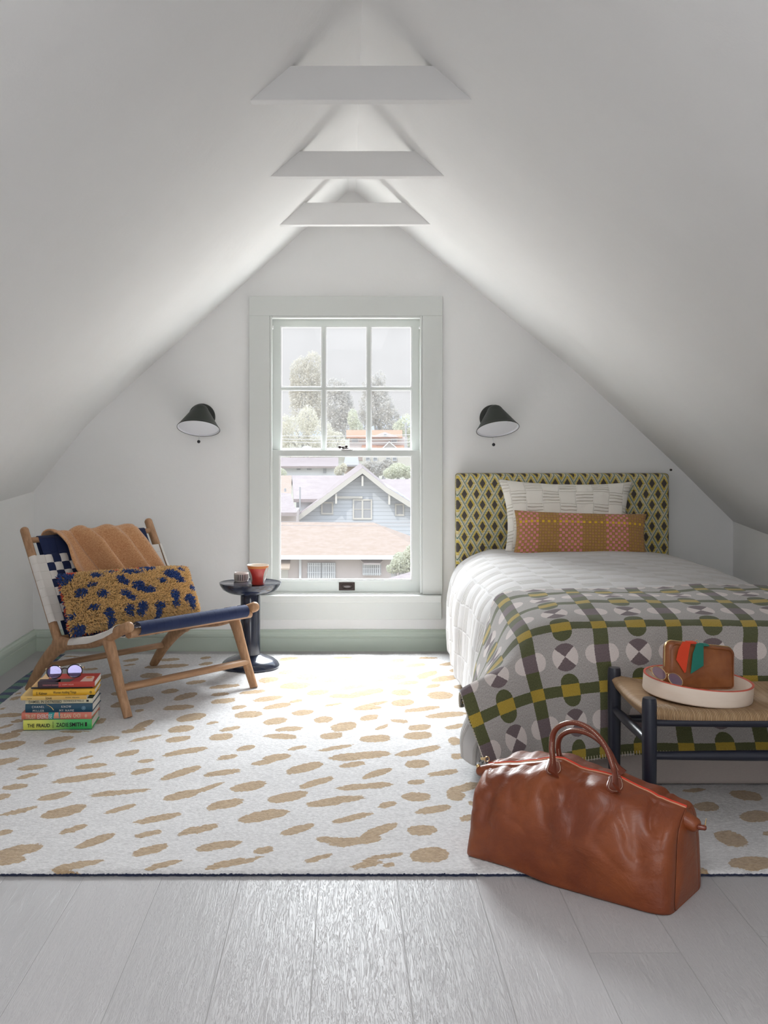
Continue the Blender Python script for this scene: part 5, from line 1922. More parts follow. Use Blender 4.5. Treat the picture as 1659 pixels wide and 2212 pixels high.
    # parts of the tabs going over the top to the zip pull
    def over(nm, s0, s1, mat):
        P_ = []
        for t in np.linspace(-0.15, 1.0, 8):
            o = -T_ * 1.12 * (1 - t) - 0.001
            h0 = hh((s0 + s1) / 2) + 0.003 - 0.008 * (max(0, -t + .25) ** 1.2)
            P_.append([bL + ex * s0 + up * h0 + th * o, bL + ex * s1 + up * h0 + th * o])
        build(nm, MB().grid(P_), mat, root, solid=0.0016)
    s_red = W_ * (1484 - 1431) / 152.0; s_teal = W_ * (1512 - 1431) / 152.0
    over('red_tab_fold', s_red - .011, s_red + .011, M_rt)
    over('teal_tab_fold', s_teal - .010, s_teal + .010, M_tt)
    ring = [bL + ex * (s_teal - .012 + .005 * math.cos(t)) + up * (hh(s_teal) + .006 + .005 * math.sin(t)) for t in np.linspace(0, 6.283, 20)]
    build('zip_ring', MB().tube(ring, 0.0009, 6, caps=False), M_gold, root)
_pouch()
# wire sunglasses lying in the tray
gc1 = AT(1424, 1447, 2.765); gc2 = AT(1457, 1463, 2.762)
gc1[2] += 0; 
def _wire():
    root_n = np.array((0.15, -0.75, 0.65))
    a = AT(1423.5, 1453.5, 2.787); b = AT(1459, 1468, 2.793)
    ex = (b - a) / np.linalg.norm(b - a)
    t1 = [a - ex * 0.022 + np.array((0, .006, .006)), a - ex * .018 + np.array((0, .03, -.004)), a + ex * .02 + np.array((0, .05, -.022))]
    t2 = [b + ex * 0.022 + np.array((0, .002, .002)), b + ex * .018 + np.array((0, .012, -.010)), b - ex * .03 + np.array((0, .016, -.020))]
    glasses('wire_sunglasses', a, b, 0.0212, 0.0185, root_n, (0, 0, 1), 0.0011, M_gold, lens_mat('pale_rose_lens', (0.62, 0.47, 0.45), 0.35),
            [t1, t2], 'gold wire sunglasses with pale lenses lying in the round tray', 0.3)
_wire()

# ================================================================== leather weekend bag
def _bag():
    f0 = GD(1003, 1861, 0.0)[:2]; f1 = GD(1403, 1975, 0.0)[:2]
    O = f0; e1 = f1 - f0; L_ = np.linalg.norm(e1); e1 /= L_
    e2 = np.array((-e1[1], e1[0]))
    W = 0.235
    L_ = L_ + 0.040
    root = thing('weekend_bag', (*(O + e1 * L_ / 2 + e2 * W / 2), 0.0), 'large cognac leather weekend bag with two handles standing on the floor boards', 'bag')
    def BP(s, w, z): 
        q = O + e1 * s * L_ + e2 * w
        return np.array((q[0], q[1], z))
    def solve(px, py, w):
        k = (px - VX) / F
        B = O + e2 * w
        s = (k * B[1] - B[0]) / (e1[0] - k * e1[1])
        Y = B[1] + e1[1] * s
        return s / L_, H - (py - VY) * Y / F
    def curve(pts, w):
        q = sorted([solve(px, py, w) for px, py in pts])
        return np.array([a for a, _ in q]), np.array([b for _, b in q])
    wz, wb = 0.105, 0.185
    zs, zz = curve([(1034, 1657), (1070, 1648), (1130, 1646), (1200, 1638), (1218, 1640), (1255, 1660), (1300, 1671), (1340, 1682), (1400, 1711), (1460, 1738), (1500, 1756), (1514, 1774)], wz)
    bs, bz = curve([(1065, 1645), (1090, 1632), (1125, 1615), (1190, 1624), (1300, 1651), (1380, 1681), (1440, 1702), (1490, 1729), (1513, 1760)], wb)
    n1 = 150
    C = []
    S_ = (1 - np.cos(np.linspace(0, math.pi, n1))) / 2
    for s in S_:
        zip_z = np.interp(s, zs, zz); back_z = max(np.interp(s, bs, bz), zip_z - .01)
        e0 = min(1.0, s / 0.10); e1_ = min(1.0, (1 - s) / 0.12)
        g = math.sqrt(max(0, 1 - (1 - e0) ** 2)) * math.sqrt(max(0, 1 - (1 - e1_) ** 2))
        def se(d, ln, p, lo):
            t_ = max(0.0, 1 - d / ln)
            return lo + (1 - lo) * max(0.0, 1 - t_ ** p) ** (1 / p)
        gb = se(s, .10, 5, .55) * se(1 - s, .15, 3.2, .60)
        gm = se(s, .13, 2.6, .30) * se(1 - s, .20, 2.6, .48)
        gt = se(s, .16, 2.4, .12) * se(1 - s, .18, 2.6, .42)
        c = W / 2
        def sq(w, k): return c + (w - c) * k
        # slightly slumped front
        sh = 0.80 + 0.10 * math.sin(math.pi * min(1, max(0, s)))
        prof = [(sq(0.004, gb), 0.000), (sq(-0.004, gb), 0.010), (sq(-0.012, gm * .6 + gb * .4), 0.055), (sq(-0.012, gm), 0.115), (sq(0.004, gm), 0.165), (sq(0.040, (gm + gt) / 2), zip_z * 0.90),
                (sq(0.072, gt), zip_z * 0.965), (sq(wz - .006, gt), zip_z), (sq(wz + .004, gt), zip_z - 0.001), (sq(wz + .035, gt), zip_z * .35 + back_z * .65 + .002), (sq(wb, gt), back_z), (sq(W - .012, (gm + gt) / 2), back_z * .84),
                (sq(W + .006, gm), 0.13), (sq(W + .010, gm * .6 + gb * .4), 0.06), (sq(W + .002, gb), 0.010), (sq(W - .006, gb), 0.0)]
        C.append([BP(s, w, z) for w, z in prof])
    C = np.array(C)
    n2 = 150
    P_ = crom(C.transpose(1, 0, 2), n2).transpose(1, 0, 2)
    P_[..., 2] = np.maximum(P_[..., 2], 0.0004)
    d1 = np.gradient(P_, axis=0); d2 = np.gradient(P_, axis=1)
    N = np.cross(d1, d2); N /= np.linalg.norm(N, axis=2)[..., None] + 1e-9
    if N[n1 // 2, n2 // 4] @ np.array((e2[0], e2[1], 0)) > 0: N = -N
    for i in range(n1):
        for j in range(n2):
            s = S_[i]; z = P_[i, j, 2]; t = j / (n2 - 1)
            a = s * L_
            w = 0
            top = min(1, z / 0.22)
            w += 0.010 * mnoise.noise((a * 6, z * 7, t * 2)) * (0.4 + top)
            w += 0.0065 * mnoise.noise((a * 16 + z * 9, z * 12 - a * 6, 3.0)) * (0.3 + top)
            r1 = abs(mnoise.noise((a * 9 + z * 14, z * 10 - a * 11, 7.0)))
            w -= 0.006 * max(0, 0.22 - r1) / 0.22 * top ** 1.5
            # creases running down from the handles and ends
            for (s0, k, am, wd) in ((0.06, 0.5, .012, .03), (0.16, -0.35, .007, .018), (0.93, -0.45, .012, .03), (0.80, 0.55, .009, .022), (0.42, .25, .004, .016), (0.60, -.3, .004, .016)):
                dd = (s - s0 - k * (0.24 - z)) * L_
                w -= am * math.exp(-(dd / wd) ** 2) * math.exp(-((z - 0.17) / 0.085) ** 2)
            if z < 0.02: w *= z / 0.02
            edge = min(1, s / 0.04, (1 - s) / 0.04)
            if 0.44 < t < 0.58: w *= 0.3
            P_[i, j] += N[i, j] * w * edge
    P_[..., 2] = np.maximum(P_[..., 2], 0.0004)
    # the left part stands on the rug, the right part on the boards
    lift = np.clip((P_[..., 1] - 2.50) / 0.09, 0, 1)
    P_[..., 2] += 0.0145 * lift * lift * (3 - 2 * lift) * np.clip(1 - P_[..., 2] / 0.2, 0, 1)
    mb = MB().grid(P_)
    o0 = len(mb.v)
    # end panels bulge outward
    for i, sg in ((0, -1), (n1 - 1, 1)):
        ring = P_[i]
        cen = ring.mean(0)
        rings = [list(range(i * n2, i * n2 + n2))]
        for f, b in ((0.96, .0015), (0.85, .004), (0.6, .007), (0.3, .008)):
            idx = []
            for p in ring:
                q = cen + (p - cen) * f + np.array((e1[0], e1[1], 0)) * sg * b
                idx.append(len(mb.v)); mb.v.append(tuple(q))
            rings.append(idx)
        ci = len(mb.v); mb.v.append(tuple(cen + np.array((e1[0], e1[1], 0)) * sg * .008))
        for a, b in zip(rings[:-1], rings[1:]):
            for j in range(n2):
                j2 = (j + 1) % n2
                q = (a[j], a[j2], b[j2], b[j])
                mb.f.append(q if sg > 0 else q[::-1]); mb.mi.append(0); mb.uv.append(None)
        for j in range(n2):
            j2 = (j + 1) % n2
            mb.f.append((rings[-1][j], rings[-1][j2], ci)); mb.mi.append(0); mb.uv.append(None)
    # bottom
    for i in range(n1 - 1):
        mb.f.append((i * n2 + n2 - 1, (i + 1) * n2 + n2 - 1, (i + 1) * n2, i * n2)); mb.mi.append(0); mb.uv.append(None)
    m = Mat('glazed_cognac_leather', (0.30, 0.085, 0.03), 0.28, spec=0.5, coat=0.12)
    v = m.coords()
    big = m.noise(v, 7, 4, 0.6)
    c = m.mix(m.smooth(big, 0.3, 0.7), (0.165, 0.031, 0.007), (0.255, 0.060, 0.013))
    sc = m.noise(m.scaled(v, (60, 60, 14)), 1.0, 4, 0.7)
    c = m.mix(m.smooth(sc, 0.66, 0.74) * 0.35, c, (0.36, 0.10, 0.03))
    m.base(c)
    m.rough(0.40 + big * 0.16)
    m.bump(m.noise(v, 13, 5, 0.6, 0.6), 0.38, 0.012)
    m.bump(m.noise(v, 60, 3, 0.6), 0.12, 0.003)
    m.bump(m.noise(v, 650, 2), 0.06, 0.0008)
    build('bag_body', mb, m, root, angle=180)
    M_dleather = Mat('dark_brown_leather', (0.17, 0.035, 0.016), 0.28, spec=0.5, coat=0.2)
    M_dleather.bump(M_dleather.noise(M_dleather.coords(), 60, 3), 0.15, 0.003)
    # zip: red tape with copper teeth
    jz = int(np.argmin(np.abs(P_[n1 // 2, :, 0] * 0 + np.abs(np.array([(p[:2] - O) @ e2 for p in P_[n1 // 2]]) - wz) + (P_[n1 // 2, :, 2] < 0.15))))
    zl = [P_[i, jz] + np.array((0, 0, 0.0012)) for i in range(3, n1 - 2)]
    zl2 = [p + np.array((e2[0], e2[1], 0)) * 0.0045 + np.array((0, 0, 0.0004)) for p in zl]
    build('zip_teeth', MB().tube(zl, np.array([0.0022, 0.0016]), 8, up=(e2[0], e2[1], 0)), Mat('copper_zip', (0.85, 0.45, 0.28), 0.3, metal=0.8), root)
    build('zip_tape', MB().tube(zl2, np.array([0.0014, 0.0034]), 8, up=(0, 0, 1)), Mat('red_zip_tape', (0.62, 0.04, 0.015), 0.7), root)
    # end loops where the zip sticks out
    def wedge(nm, s0, s1, z0, z1, r):
        C_ = crom([BP(s0, wz + .006, z0), BP((s0 + s1) / 2, wz + .006, (z0 + z1) / 2 + .004), BP(s1, wz + .006, z1)], 12)
        R_ = [(r * (1.25 - .3 * t), r * (1.25 - .45 * t)) for t in np.linspace(0, 1, 12)]
        build(nm, MB().tube(C_, R_, 20, round_caps=True), m, root, angle=180)
    zL, zR = np.interp(0.03, zs, zz), np.interp(0.97, zs, zz)
    wedge('zip_end_flap', 0.12, -0.035, np.interp(.12, zs, zz) - .024, solve(1037, 1668, wz)[1] + .002, .0165)
    wedge('zip_end_flap', 0.86, 1.035, np.interp(.86, zs, zz) - .030, solve(1508, 1785, wz)[1], .021)
    # metal pulls and rings
    for (px, py) in ((1052, 1643), ):
        s, z = solve(px, py, wz)
        p = BP(s, wz, z + 0.004)
        ring = [p + np.array((0.006 * math.cos(t), 0, 0.006 * math.sin(t))) for t in np.linspace(0, 6.283, 18)]
        mbz = MB().tube(ring, 0.0014, 6, caps=False)
        mbz.obox(p + np.array((-.010, 0, 0.001)), (.006, 0, 0), (0, .003, 0), (0, 0, .0025))
        build('zip_pull', mbz, M_gold, root)
    s, z = solve(1033, 1655, wz)
    build('end_ring', MB().sphere(BP(s, wz, z), 0.0055, 12), M_gold, root)
    s, z = solve(1522, 1788, wz)
    p = BP(s, wz, z)
    build('end_stud', MB().tube([p + np.array((-.012, .004, 0)), p], 0.006, 10, round_caps=True), M_dleather, root)
    build('end_ring', MB().tube([p + np.array((0, 0, -.005)), p + np.array((.0035, 0, .020))], np.array([.0022, .0010]), 8, round_caps=True), M_gold, root)
    # handles
    def handle(fr, pa, pb, arch, w0, w1, sgn):
        # pa, pb: pixels of the two base patches; arch: pixels of the loop's upper centre line
        nm = 'handle'
        sa, za = solve(*pa, w0); sb, zb3 = solve(*pb, w0)
        pts = []
        for (px, py, w) in arch:
            s, z = solve(px, py, w)
            pts.append(BP(s, w, z))
        C_ = crom(pts, 60)
        n = len(C_)
        prof = []
        for i in range(n):
            t = i / (n - 1)
            k = min(t, 1 - t)
            fl = max(0, 1 - k / 0.13)
            prof.append((0.0062 * (1 - .45 * fl), 0.0088 + 0.0115 * fl ** 1.4))
        h = build(nm, MB().tube(C_, prof, 16, up=(e2[0], e2[1], 0) if False else tuple(np.cross((e1[0], e1[1], 0), (0, 0, 1)))), M_dleather, root, angle=60)
        # stitching along the strap
        st = MB()
        for i in range(4, n - 4):
            if True:
                a, b = C_[i], C_[i + 1]
                tdir = (b - a) / np.linalg.norm(b - a)
                wd = np.array((e2[0], e2[1], 0.0))
                nn_ = np.cross(tdir, wd); nn_ /= np.linalg.norm(nn_)
                if nn_[2] < 0: nn_ = -nn_
                for q in (0.15, 0.6):
                    c = a + (b - a) * q - wd * (prof[i][1] * 0.82) + nn_ * prof[i][0] * 0.66
                    st.tube([c, c + (b - a) * 0.28], 0.00062, 4)
        build('handle_stitching', st, Mat('cream_thread', (0.72, 0.60, 0.45), 0.8), h)
        return h
    front = [(1195, 1672, -.001 + .028), (1194, 1645, .050), (1192, 1612, .068), (1196, 1583, .072), (1213, 1566, .070), (1242, 1561, .068), (1275, 1575, .068), (1303, 1604, .068), (1319, 1640, .066), (1328, 1672, .052), (1332, 1702, .024)]
    back = [(1222, 1654, .150), (1209, 1634, .150), (1206, 1607, .146), (1214, 1588, .142), (1237, 1578, .140), (1268, 1583, .140), (1296, 1600, .142), (1316, 1625, .146), (1330, 1652, .150), (1345, 1672, .152)]
    handle(True, None or (1196, 1672), (1329, 1702), front, 0.03, .06, 1)
    handle(False, (1216, 1644), (1345, 1668), back, 0.15, .12, -1)
    # stitched base patches on the front panel
    def on_front(px, py, off=0.0025):
        O3 = np.array((0, 0, H)); d = AT(px, py, 1.0) - O3
        # nearest hit against the bag's front surface samples
        best = None
        Q = P_[:, :n2 // 2].reshape(-1, 3) - O3
        dn = d / np.linalg.norm(d)
        t = Q @ dn
        dist = np.linalg.norm(Q - t[:, None] * dn, axis=1)
        k = np.argsort(dist)[:6]
        tt = np.average(t[k], weights=1 / (dist[k] + 1e-4))
        return O3 + dn * (tt - off)
    for (cx_, cy_, ww, hh_) in ((1196, 1658, 17.5, 17), (1329, 1694, 18.5, 18)):
        outline = [(-.62, -1.0), (-.85, -.25), (-1.0, .35), (-.85, .72), (-.45, .95), (0, 1.02), (.45, .95), (.85, .62), (1.0, .2), (.9, -.4), (.62, -1.0)]
        P1 = [on_front(cx_ + a * ww, cy_ + b * hh_, .0030) for a, b in outline]
        cen = on_front(cx_, cy_, .0048)
        mbp = MB()
        inner = [cen + (p - cen) * .93 + (np.array((0, -.0012, 0))) for p in P1]
        outer = [p + np.array((0, .008, 0)) for p in P1]
        n = len(P1)
        mbp.add([cen] + inner + P1 + outer, [(0, 1 + i, 1 + (i + 1) % n) for i in range(n)] + [(1 + i, 1 + n + i, 1 + n + (i + 1) % n, 1 + (i + 1) % n) for i in range(n)] + [(1 + n + i, 1 + 2 * n + i, 1 + 2 * n + (i + 1) % n, 1 + n + (i + 1) % n) for i in range(n)])
        hp_ = build('handle_patch', mbp, M_dleather, root, angle=50)
        loop = [cen + (p - cen) * .80 + np.array((0, -.0022, .0004)) for p in P1]
        loop.append(loop[0])
        L2_ = crom(loop, 90)
        st = MB()
        for i in range(0, 88, 2):
            st.tube([L2_[i], L2_[i + 1]], 0.0006, 4)
        build('patch_stitching', st, Mat('cream_thread', (0.72, 0.60, 0.45), 0.8), hp_)
_bag()
# ================================================================== the view from the window
def shingle(name, c1, c2, row=0.35):
    m = Mat(name, c1, 0.9, spec=0.1)
    v = m.coords()
    x, y, z = m.sep(v)
    g = m.noise(m.comb(x * 1.2, z * 9 + y * 0.5, 0), 1.0, 4, 0.7)
    n_ = m.noise(v, 5, 3)
    m.base(m.mix(m.smooth(g * 0.6 + n_ * 0.4, 0.35, 0.65), c1, c2))
    return m
def siding(name, c, row=0.22):
    m = Mat(name, c, 0.8, spec=0.2)
    x, y, z = m.sep(m.coords())
    f = (z / row).fract()
    m.base(m.mix(f.lt(0.14), c, tuple(k * 0.72 for k in c)))
    return m
EX = 0.40   # outside colour scale; haze and overexposure are put into the pale tones
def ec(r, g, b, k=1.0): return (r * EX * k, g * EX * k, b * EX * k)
M_salmon = shingle('salmon_roof_shingles', ec(.86, .64, .50), ec(.97, .75, .62))
M_pinkroof = shingle('grey_pink_roof_shingles', ec(.80, .66, .64), ec(.96, .81, .79))
M_orange = shingle('orange_roof_tiles', ec(1.0, .52, .33), ec(1.1, .62, .42))
M_stucco = paint('pinkish_stucco', ec(1.45, 1.24, 1.17), 0.9, 0.1)
M_bluesid = siding('blue_clapboard', ec(1.30, 1.35, 1.44))
M_creamw = Mat('cream_exterior_paint', ec(1.45, 1.36, 1.22), 0.8)
M_whitew = Mat('white_exterior_paint', ec(1.75, 1.75, 1.78), 0.8)
M_darkwin = Mat('window_glass_dark', ec(.85, .85, .88), 0.4)
M_peach = Mat('peach_exterior_paint', ec(.98, .76, .58), 0.8)

def pxbox(mb, px0, px1, py0, py1, Y, dep):
    a, b = AT(px0, py1, Y), AT(px1, py0, Y)
    mb.box((a[0], Y, a[2]), (b[0], Y + dep, b[2]))
    return mb
def window_part(parent, px0, px1, py0, py1, Y, fr=1.6, bars=0, name='window', mf=None, mul=0, sash=False):
    a, b = AT(px0, py1, Y), AT(px1, py0, Y)
    t = fr * Y / F
    mb = MB()
    y0, y1 = Y - 0.08, Y + 0.02
    mb.box((a[0], y0, a[2]), (a[0] + t, y1, b[2])); mb.box((b[0] - t, y0, a[2]), (b[0], y1, b[2]))
    mb.box((a[0] + t, y0, a[2]), (b[0] - t, y1, a[2] + t)); mb.box((a[0] + t, y0, b[2] - t), (b[0] - t, y1, b[2]))
    for k in range(mul):
        xc = a[0] + (b[0] - a[0]) * (k + 1) / (mul + 1)
        mb.box((xc - t * .6, y0 + .01, a[2] + t), (xc + t * .6, y1, b[2] - t))
    if sash:
        zc = (a[2] + b[2]) / 2
        mb.box((a[0] + t, y0 + .02, zc - t * .2), (b[0] - t, y1, zc + t * .2))
    f = build(name, mb, mf or M_creamw, parent, smooth=False)
    build('pane', MB().box((a[0], Y - 0.03, a[2]), (b[0], Y - 0.01, b[2])), M_darkwin, f, smooth=False)
    if bars:
        mb = MB()
        for k in range(bars):
            xc = a[0] + t + (b[0] - a[0] - 2 * t) * (k + .5) / bars
            mb.box((xc - .024, Y - .16, a[2]), (xc + .024, Y - .13, b[2]))
        for zz in (a[2] + .08, b[2] - .12, (a[2] + b[2]) / 2):
            mb.box((a[0], Y - .17, zz - .012), (b[0], Y - .14, zz + .012))
        build('security_bars', mb, M_whitew, f, smooth=False)
    return f

# ground: the slope the neighbourhood stands on
mb = MB()
gy_ = [20, 40, 48, 56, 70, 90, 110, 140, 180, 260, 420]
gz_ = [-8.5, -7.4, -6.6, -6.2, -6.0, -3.9, -3.2, -2.4, -1.6, -.5, 1.5]
gx_ = np.linspace(-60, 60, 30)
mb.grid([[(x_, y_, z_ + 0.2 * math.sin(x_ * .3 + y_)) for x_ in gx_ * (1 + y_ / 120)] for y_, z_ in zip(gy_, gz_)], flip=True)
mg = Mat('dry_grass_and_yards', ec(.75, .70, .55), 0.95)
mg.vary(0.25, 0.25)
struct('ground', mb, mg)
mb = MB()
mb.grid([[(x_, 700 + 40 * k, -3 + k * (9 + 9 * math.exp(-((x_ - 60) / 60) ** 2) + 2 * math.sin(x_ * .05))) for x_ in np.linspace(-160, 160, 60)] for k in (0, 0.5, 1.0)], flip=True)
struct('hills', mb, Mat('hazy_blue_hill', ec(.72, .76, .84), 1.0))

# salmon roofed bungalow nearest to the window
hb = thing('bungalow', (-1.0, 48.0, -6.6), 'low pinkish bungalow with broad salmon roof filling the lower part of the window', 'house')
Yw = 46.0
mb = MB(); pxbox(mb, 560, 925, 1201, 1300, Yw, 5.5)
build('wall', mb, M_stucco, hb, smooth=False)
def roofpoly(name, parent, pts, mat, th=0.12):
    P_ = [np.array(p, float) for p in pts]
    n = np.cross(P_[1] - P_[0], P_[2] - P_[0]); n /= np.linalg.norm(n)
    if n[2] < 0: n = -n
    return build(name, MB().prism(P_, -n * th), mat, parent, smooth=False)
e0 = AT(520, 1201, 45.4); e1_ = AT(936, 1201, 45.4)
r0 = AT(520, 1128, 49.5); r1 = AT(805, 1128, 49.5)
roofpoly('roof', hb, [e0, e1_, r1, r0], M_salmon)
bk = (e1_[0], 52.4, e1_[2])
roofpoly('roof', hb, [e1_, bk, r1], M_salmon)
roofpoly('roof', hb, [(e0[0], 52.4, e0[2]), r0, r1, bk], M_salmon)
mb = MB(); mb.box((e0[0], 45.32, e0[2] - .14), (e1_[0], 45.42, e0[2] + .02))
build('gutter', mb, M_whitew, hb, smooth=False)
a = AT(648.5, 1201, 45.9)
build('downpipe', MB().box((a[0] - .05, 45.85, -7), (a[0] + .05, 45.95, a[2])), M_whitew, hb, smooth=False)
window_part(hb, 664, 694, 1215, 1256, Yw, 1.3, bars=7, mf=M_whitew)
window_part(hb, 695, 725, 1215, 1256, Yw, 1.3, bars=7, mf=M_whitew)
window_part(hb, 783, 823, 1213, 1242, Yw, 1.5, bars=9, mf=M_whitew)
a, b = AT(778, 1208, Yw), AT(828, 1214, Yw)
build('window_hood', MB().prism([(a[0], Yw, a[2]), (b[0], Yw, a[2]), (b[0] - .15, Yw - .5, b[2]), (a[0] + .15, Yw - .5, b[2])], (0, 0, -.05)), M_stucco, hb, smooth=False)
a, b = AT(600, 1204, Yw), AT(628, 1222, Yw)
build('awning', MB().prism([(a[0], Yw, a[2]), (b[0], Yw, a[2]), (b[0], Yw - .9, b[2]), (a[0], Yw - .9, b[2])], (0, 0, -.06)), M_peach, hb, smooth=False)
build('door', pxbox(MB(), 604, 622, 1224, 1290, Yw - .05, .1), M_creamw, hb, smooth=False)

# corner of the tiled roof lower right
rt = thing('garden_shed', (AT(880, 1250, 30)[0], 30.5, -5.5), 'pale tiled shed roof showing in the lower right corner of the window', 'shed')
p0, p1 = AT(822, 1256, 30), AT(920, 1228, 31.5)
roofpoly('roof', rt, [AT(822, 1254, 29.5), AT(935, 1290, 28.5), AT(935, 1222, 32.5), AT(890, 1234, 32.0)], M_pinkroof)
build('wall', MB().box((1.2, 29.6, -7.5), (2.4, 32, -3.95)), M_stucco, rt, smooth=False)

# blue gabled house
bh = thing('blue_house', (AT(783, 1128, 62)[0], 66, -7.0), 'blue clapboard house with a wide gable and cream windows beyond the salmon roof', 'house')
Yb2 = 62.0
P_ = [AT(x_, y_, Yb2) for x_, y_ in ((783, 1026), (636, 1122), (636, 1230), (915, 1230), (915, 1102), (860, 1064))]
build('gable_wall', MB().prism(P_, (0, 10, 0)), M_bluesid, bh, smooth=False)
pk, lf, rg, kr = AT(783, 1010, 61.2), AT(618, 1132, 61.2), AT(925, 1108, 61.2), AT(835, 1052, 61.2)
bkv = np.array((0, 10.5, 0))
roofpoly('gable_roof', bh, [lf, pk, pk + bkv, lf + bkv], M_pinkroof, 0.18)
roofpoly('gable_roof', bh, [pk, kr, kr + bkv, pk + bkv], M_pinkroof, 0.18)
roofpoly('gable_roof', bh, [kr, rg, rg + bkv, kr + bkv], M_pinkroof, 0.18)
for nm, a, b in (('rake_board', lf, pk), ('rake_board', pk, kr), ('rake_board', kr, rg)):
    d = np.array((0, 0, -.34))
    build(nm, MB().prism([a + np.array((0, -.05, -.02)), b + np.array((0, -.05, -.02)), b + d, a + d], (0, .12, 0)), M_creamw, bh, smooth=False)
for (px, py0, py1) in ((783, 1028, 1050), (726, 1066, 1088), (841, 1068, 1090)):
    build('bracket', pxbox(MB(), px - 2, px + 2, py0, py1, 61.3, .6), M_creamw, bh, smooth=False)
build('belt_board', pxbox(MB(), 722, 783, 1072, 1077, 61.85, .1), M_creamw, bh, smooth=False)
window_part(bh, 762, 804, 1078, 1122, Yb2, 3.2, mul=1, sash=True)
window_part(bh, 693.5, 720, 1084, 1111, Yb2, 3.4)
window_part(bh, 853, 873, 1088, 1114, Yb2, 3.2)
# its long cross roof
c0, c1_ = AT(632, 1027, 70), AT(770, 1027, 70)
roofpoly('cross_roof', bh, [AT(634, 1078, 63.5), AT(790, 1078, 63.5), AT(790, 1027, 70), AT(631, 1027, 70)], M_pinkroof, .2)
roofpoly('cross_roof', bh, [AT(800, 1085, 63.5), AT(935, 1085, 63.5), AT(935, 1035, 70), AT(800, 1035, 70)], M_pinkroof, .2)
build('cross_wall', pxbox(MB(), 648, 700, 1076, 1200, 63.9, 4), M_whitew, bh, smooth=False)
build('rear_wall', pxbox(MB(), 640, 930, 1040, 1200, 70.5, .2), M_bluesid, bh, smooth=False)

# pink roofed house at the left edge
lh = thing('pink_roofed_house', (AT(600, 1100, 60)[0], 61, -7.0), 'house with pinkish roof cut off by the left edge of the window', 'house')
roofpoly('roof', lh, [AT(560, 1107, 57), AT(641, 1107, 57), AT(628, 1066, 63), AT(560, 1060, 63)], M_pinkroof, .2)
build('wall', pxbox(MB(), 560, 640, 1107, 1200, 58, 4), M_stucco, lh, smooth=False)
roofpoly('roof', lh, [AT(560, 1070, 64), AT(629, 1070, 64), AT(630, 1027, 70), AT(560, 1027, 70)], M_salmon, .2)
pv = AT(616, 1060, 62)
build('roof_vent', MB().tube([AT(616, 1062, 60), AT(616, 1055, 60)], .06, 8), M_darkwin, lh)
tp = MB().tube([AT(648, 1100, 57), AT(648, 1052, 57)], .04, 8)
tag(build('antenna_mast', tp, M_darkwin), 'thin antenna mast rising beside the left slope of the blue house', 'mast')

# long white house further up
wh = thing('white_house', (AT(660, 1020, 100)[0], 103, -4), 'long low white house with pale roof and three small windows further up the hill', 'house')
build('wall', pxbox(MB(), 585, 726, 1005, 1034, 100, 6), M_whitew, wh, smooth=False)
roofpoly('roof', wh, [AT(575, 1007, 99.3), AT(731, 1007, 99.3), AT(731, 988, 103), AT(575, 988, 103)], M_pinkroof, .2)
roofpoly('roof', wh, [AT(575, 988, 103), AT(731, 988, 103), AT(731, 1003, 107), AT(575, 1003, 107)], M_pinkroof, .2)
for a_, b_, c_, d_ in ((640, 650, 1008, 1016), (662, 674, 1009, 1016), (697, 706, 1009, 1023)):
    window_part(wh, a_, b_, c_, d_, 99.95, .8, mf=M_whitew)
dm = MB()
c = AT(663, 973, 104)
dm.lathe([(12.5 * 104 / F, 0), (12 * 104 / F, .25), (9 * 104 / F, .45), (4.5 * 104 / F, .52), (0, .54)], (c[0], 104, c[2] - .1), seg=24)
tag(build('roof_dome', dm, M_whitew), 'small white dome behind the meeting rail of the window at the left', 'dome')

# orange roofed house on the hillside
oh = thing('orange_roofed_house', (AT(815, 975, 150)[0], 153, -3.5), 'pink house with bright orange roof up the hillside at the right', 'house')
build('wall', pxbox(MB(), 755, 880, 943, 1000, 150, 7), M_stucco, oh, smooth=False)
roofpoly('roof', oh, [AT(748, 944, 149.2), AT(869, 944, 149.2), AT(869, 929, 155), AT(748, 929, 155)], M_orange, .2)
P_ = [AT(x_, y_, 148.8) for x_, y_ in ((802, 944), (832, 933), (862, 944))]
build('dormer_gable', MB().prism(P_, (0, 1.5, 0)), M_stucco, oh, smooth=False)
P_ = [AT(x_, y_, 147) for x_, y_ in ((818, 976), (841, 955), (868, 976))]
build('porch_gable', MB().prism(P_, (0, 3, 0)), M_stucco, oh, smooth=False)
for a_, b_ in (((816, 977), (841, 953.5)), ((841, 953.5), (870, 977))):
    A1, B1 = AT(*a_, 146.6), AT(*b_, 146.6)
    d = np.array((0, 0, -.14))
    build('porch_rake', MB().prism([A1, B1, B1 + d, A1 + d], (0, .4, 0)), M_whitew, oh, smooth=False)
roofpoly('porch_roof', oh, [AT(778, 978, 147.5), AT(876, 978, 147.5), AT(872, 961, 150), AT(782, 961, 150)], M_orange, .15)
window_part(oh, 760, 774, 946, 955, 149.9, .8, mf=M_whitew)
window_part(oh, 845, 858, 947, 957, 149.9, .8, mf=M_whitew)
window_part(oh, 828, 836, 937, 943, 148.75, .7, mf=M_whitew)

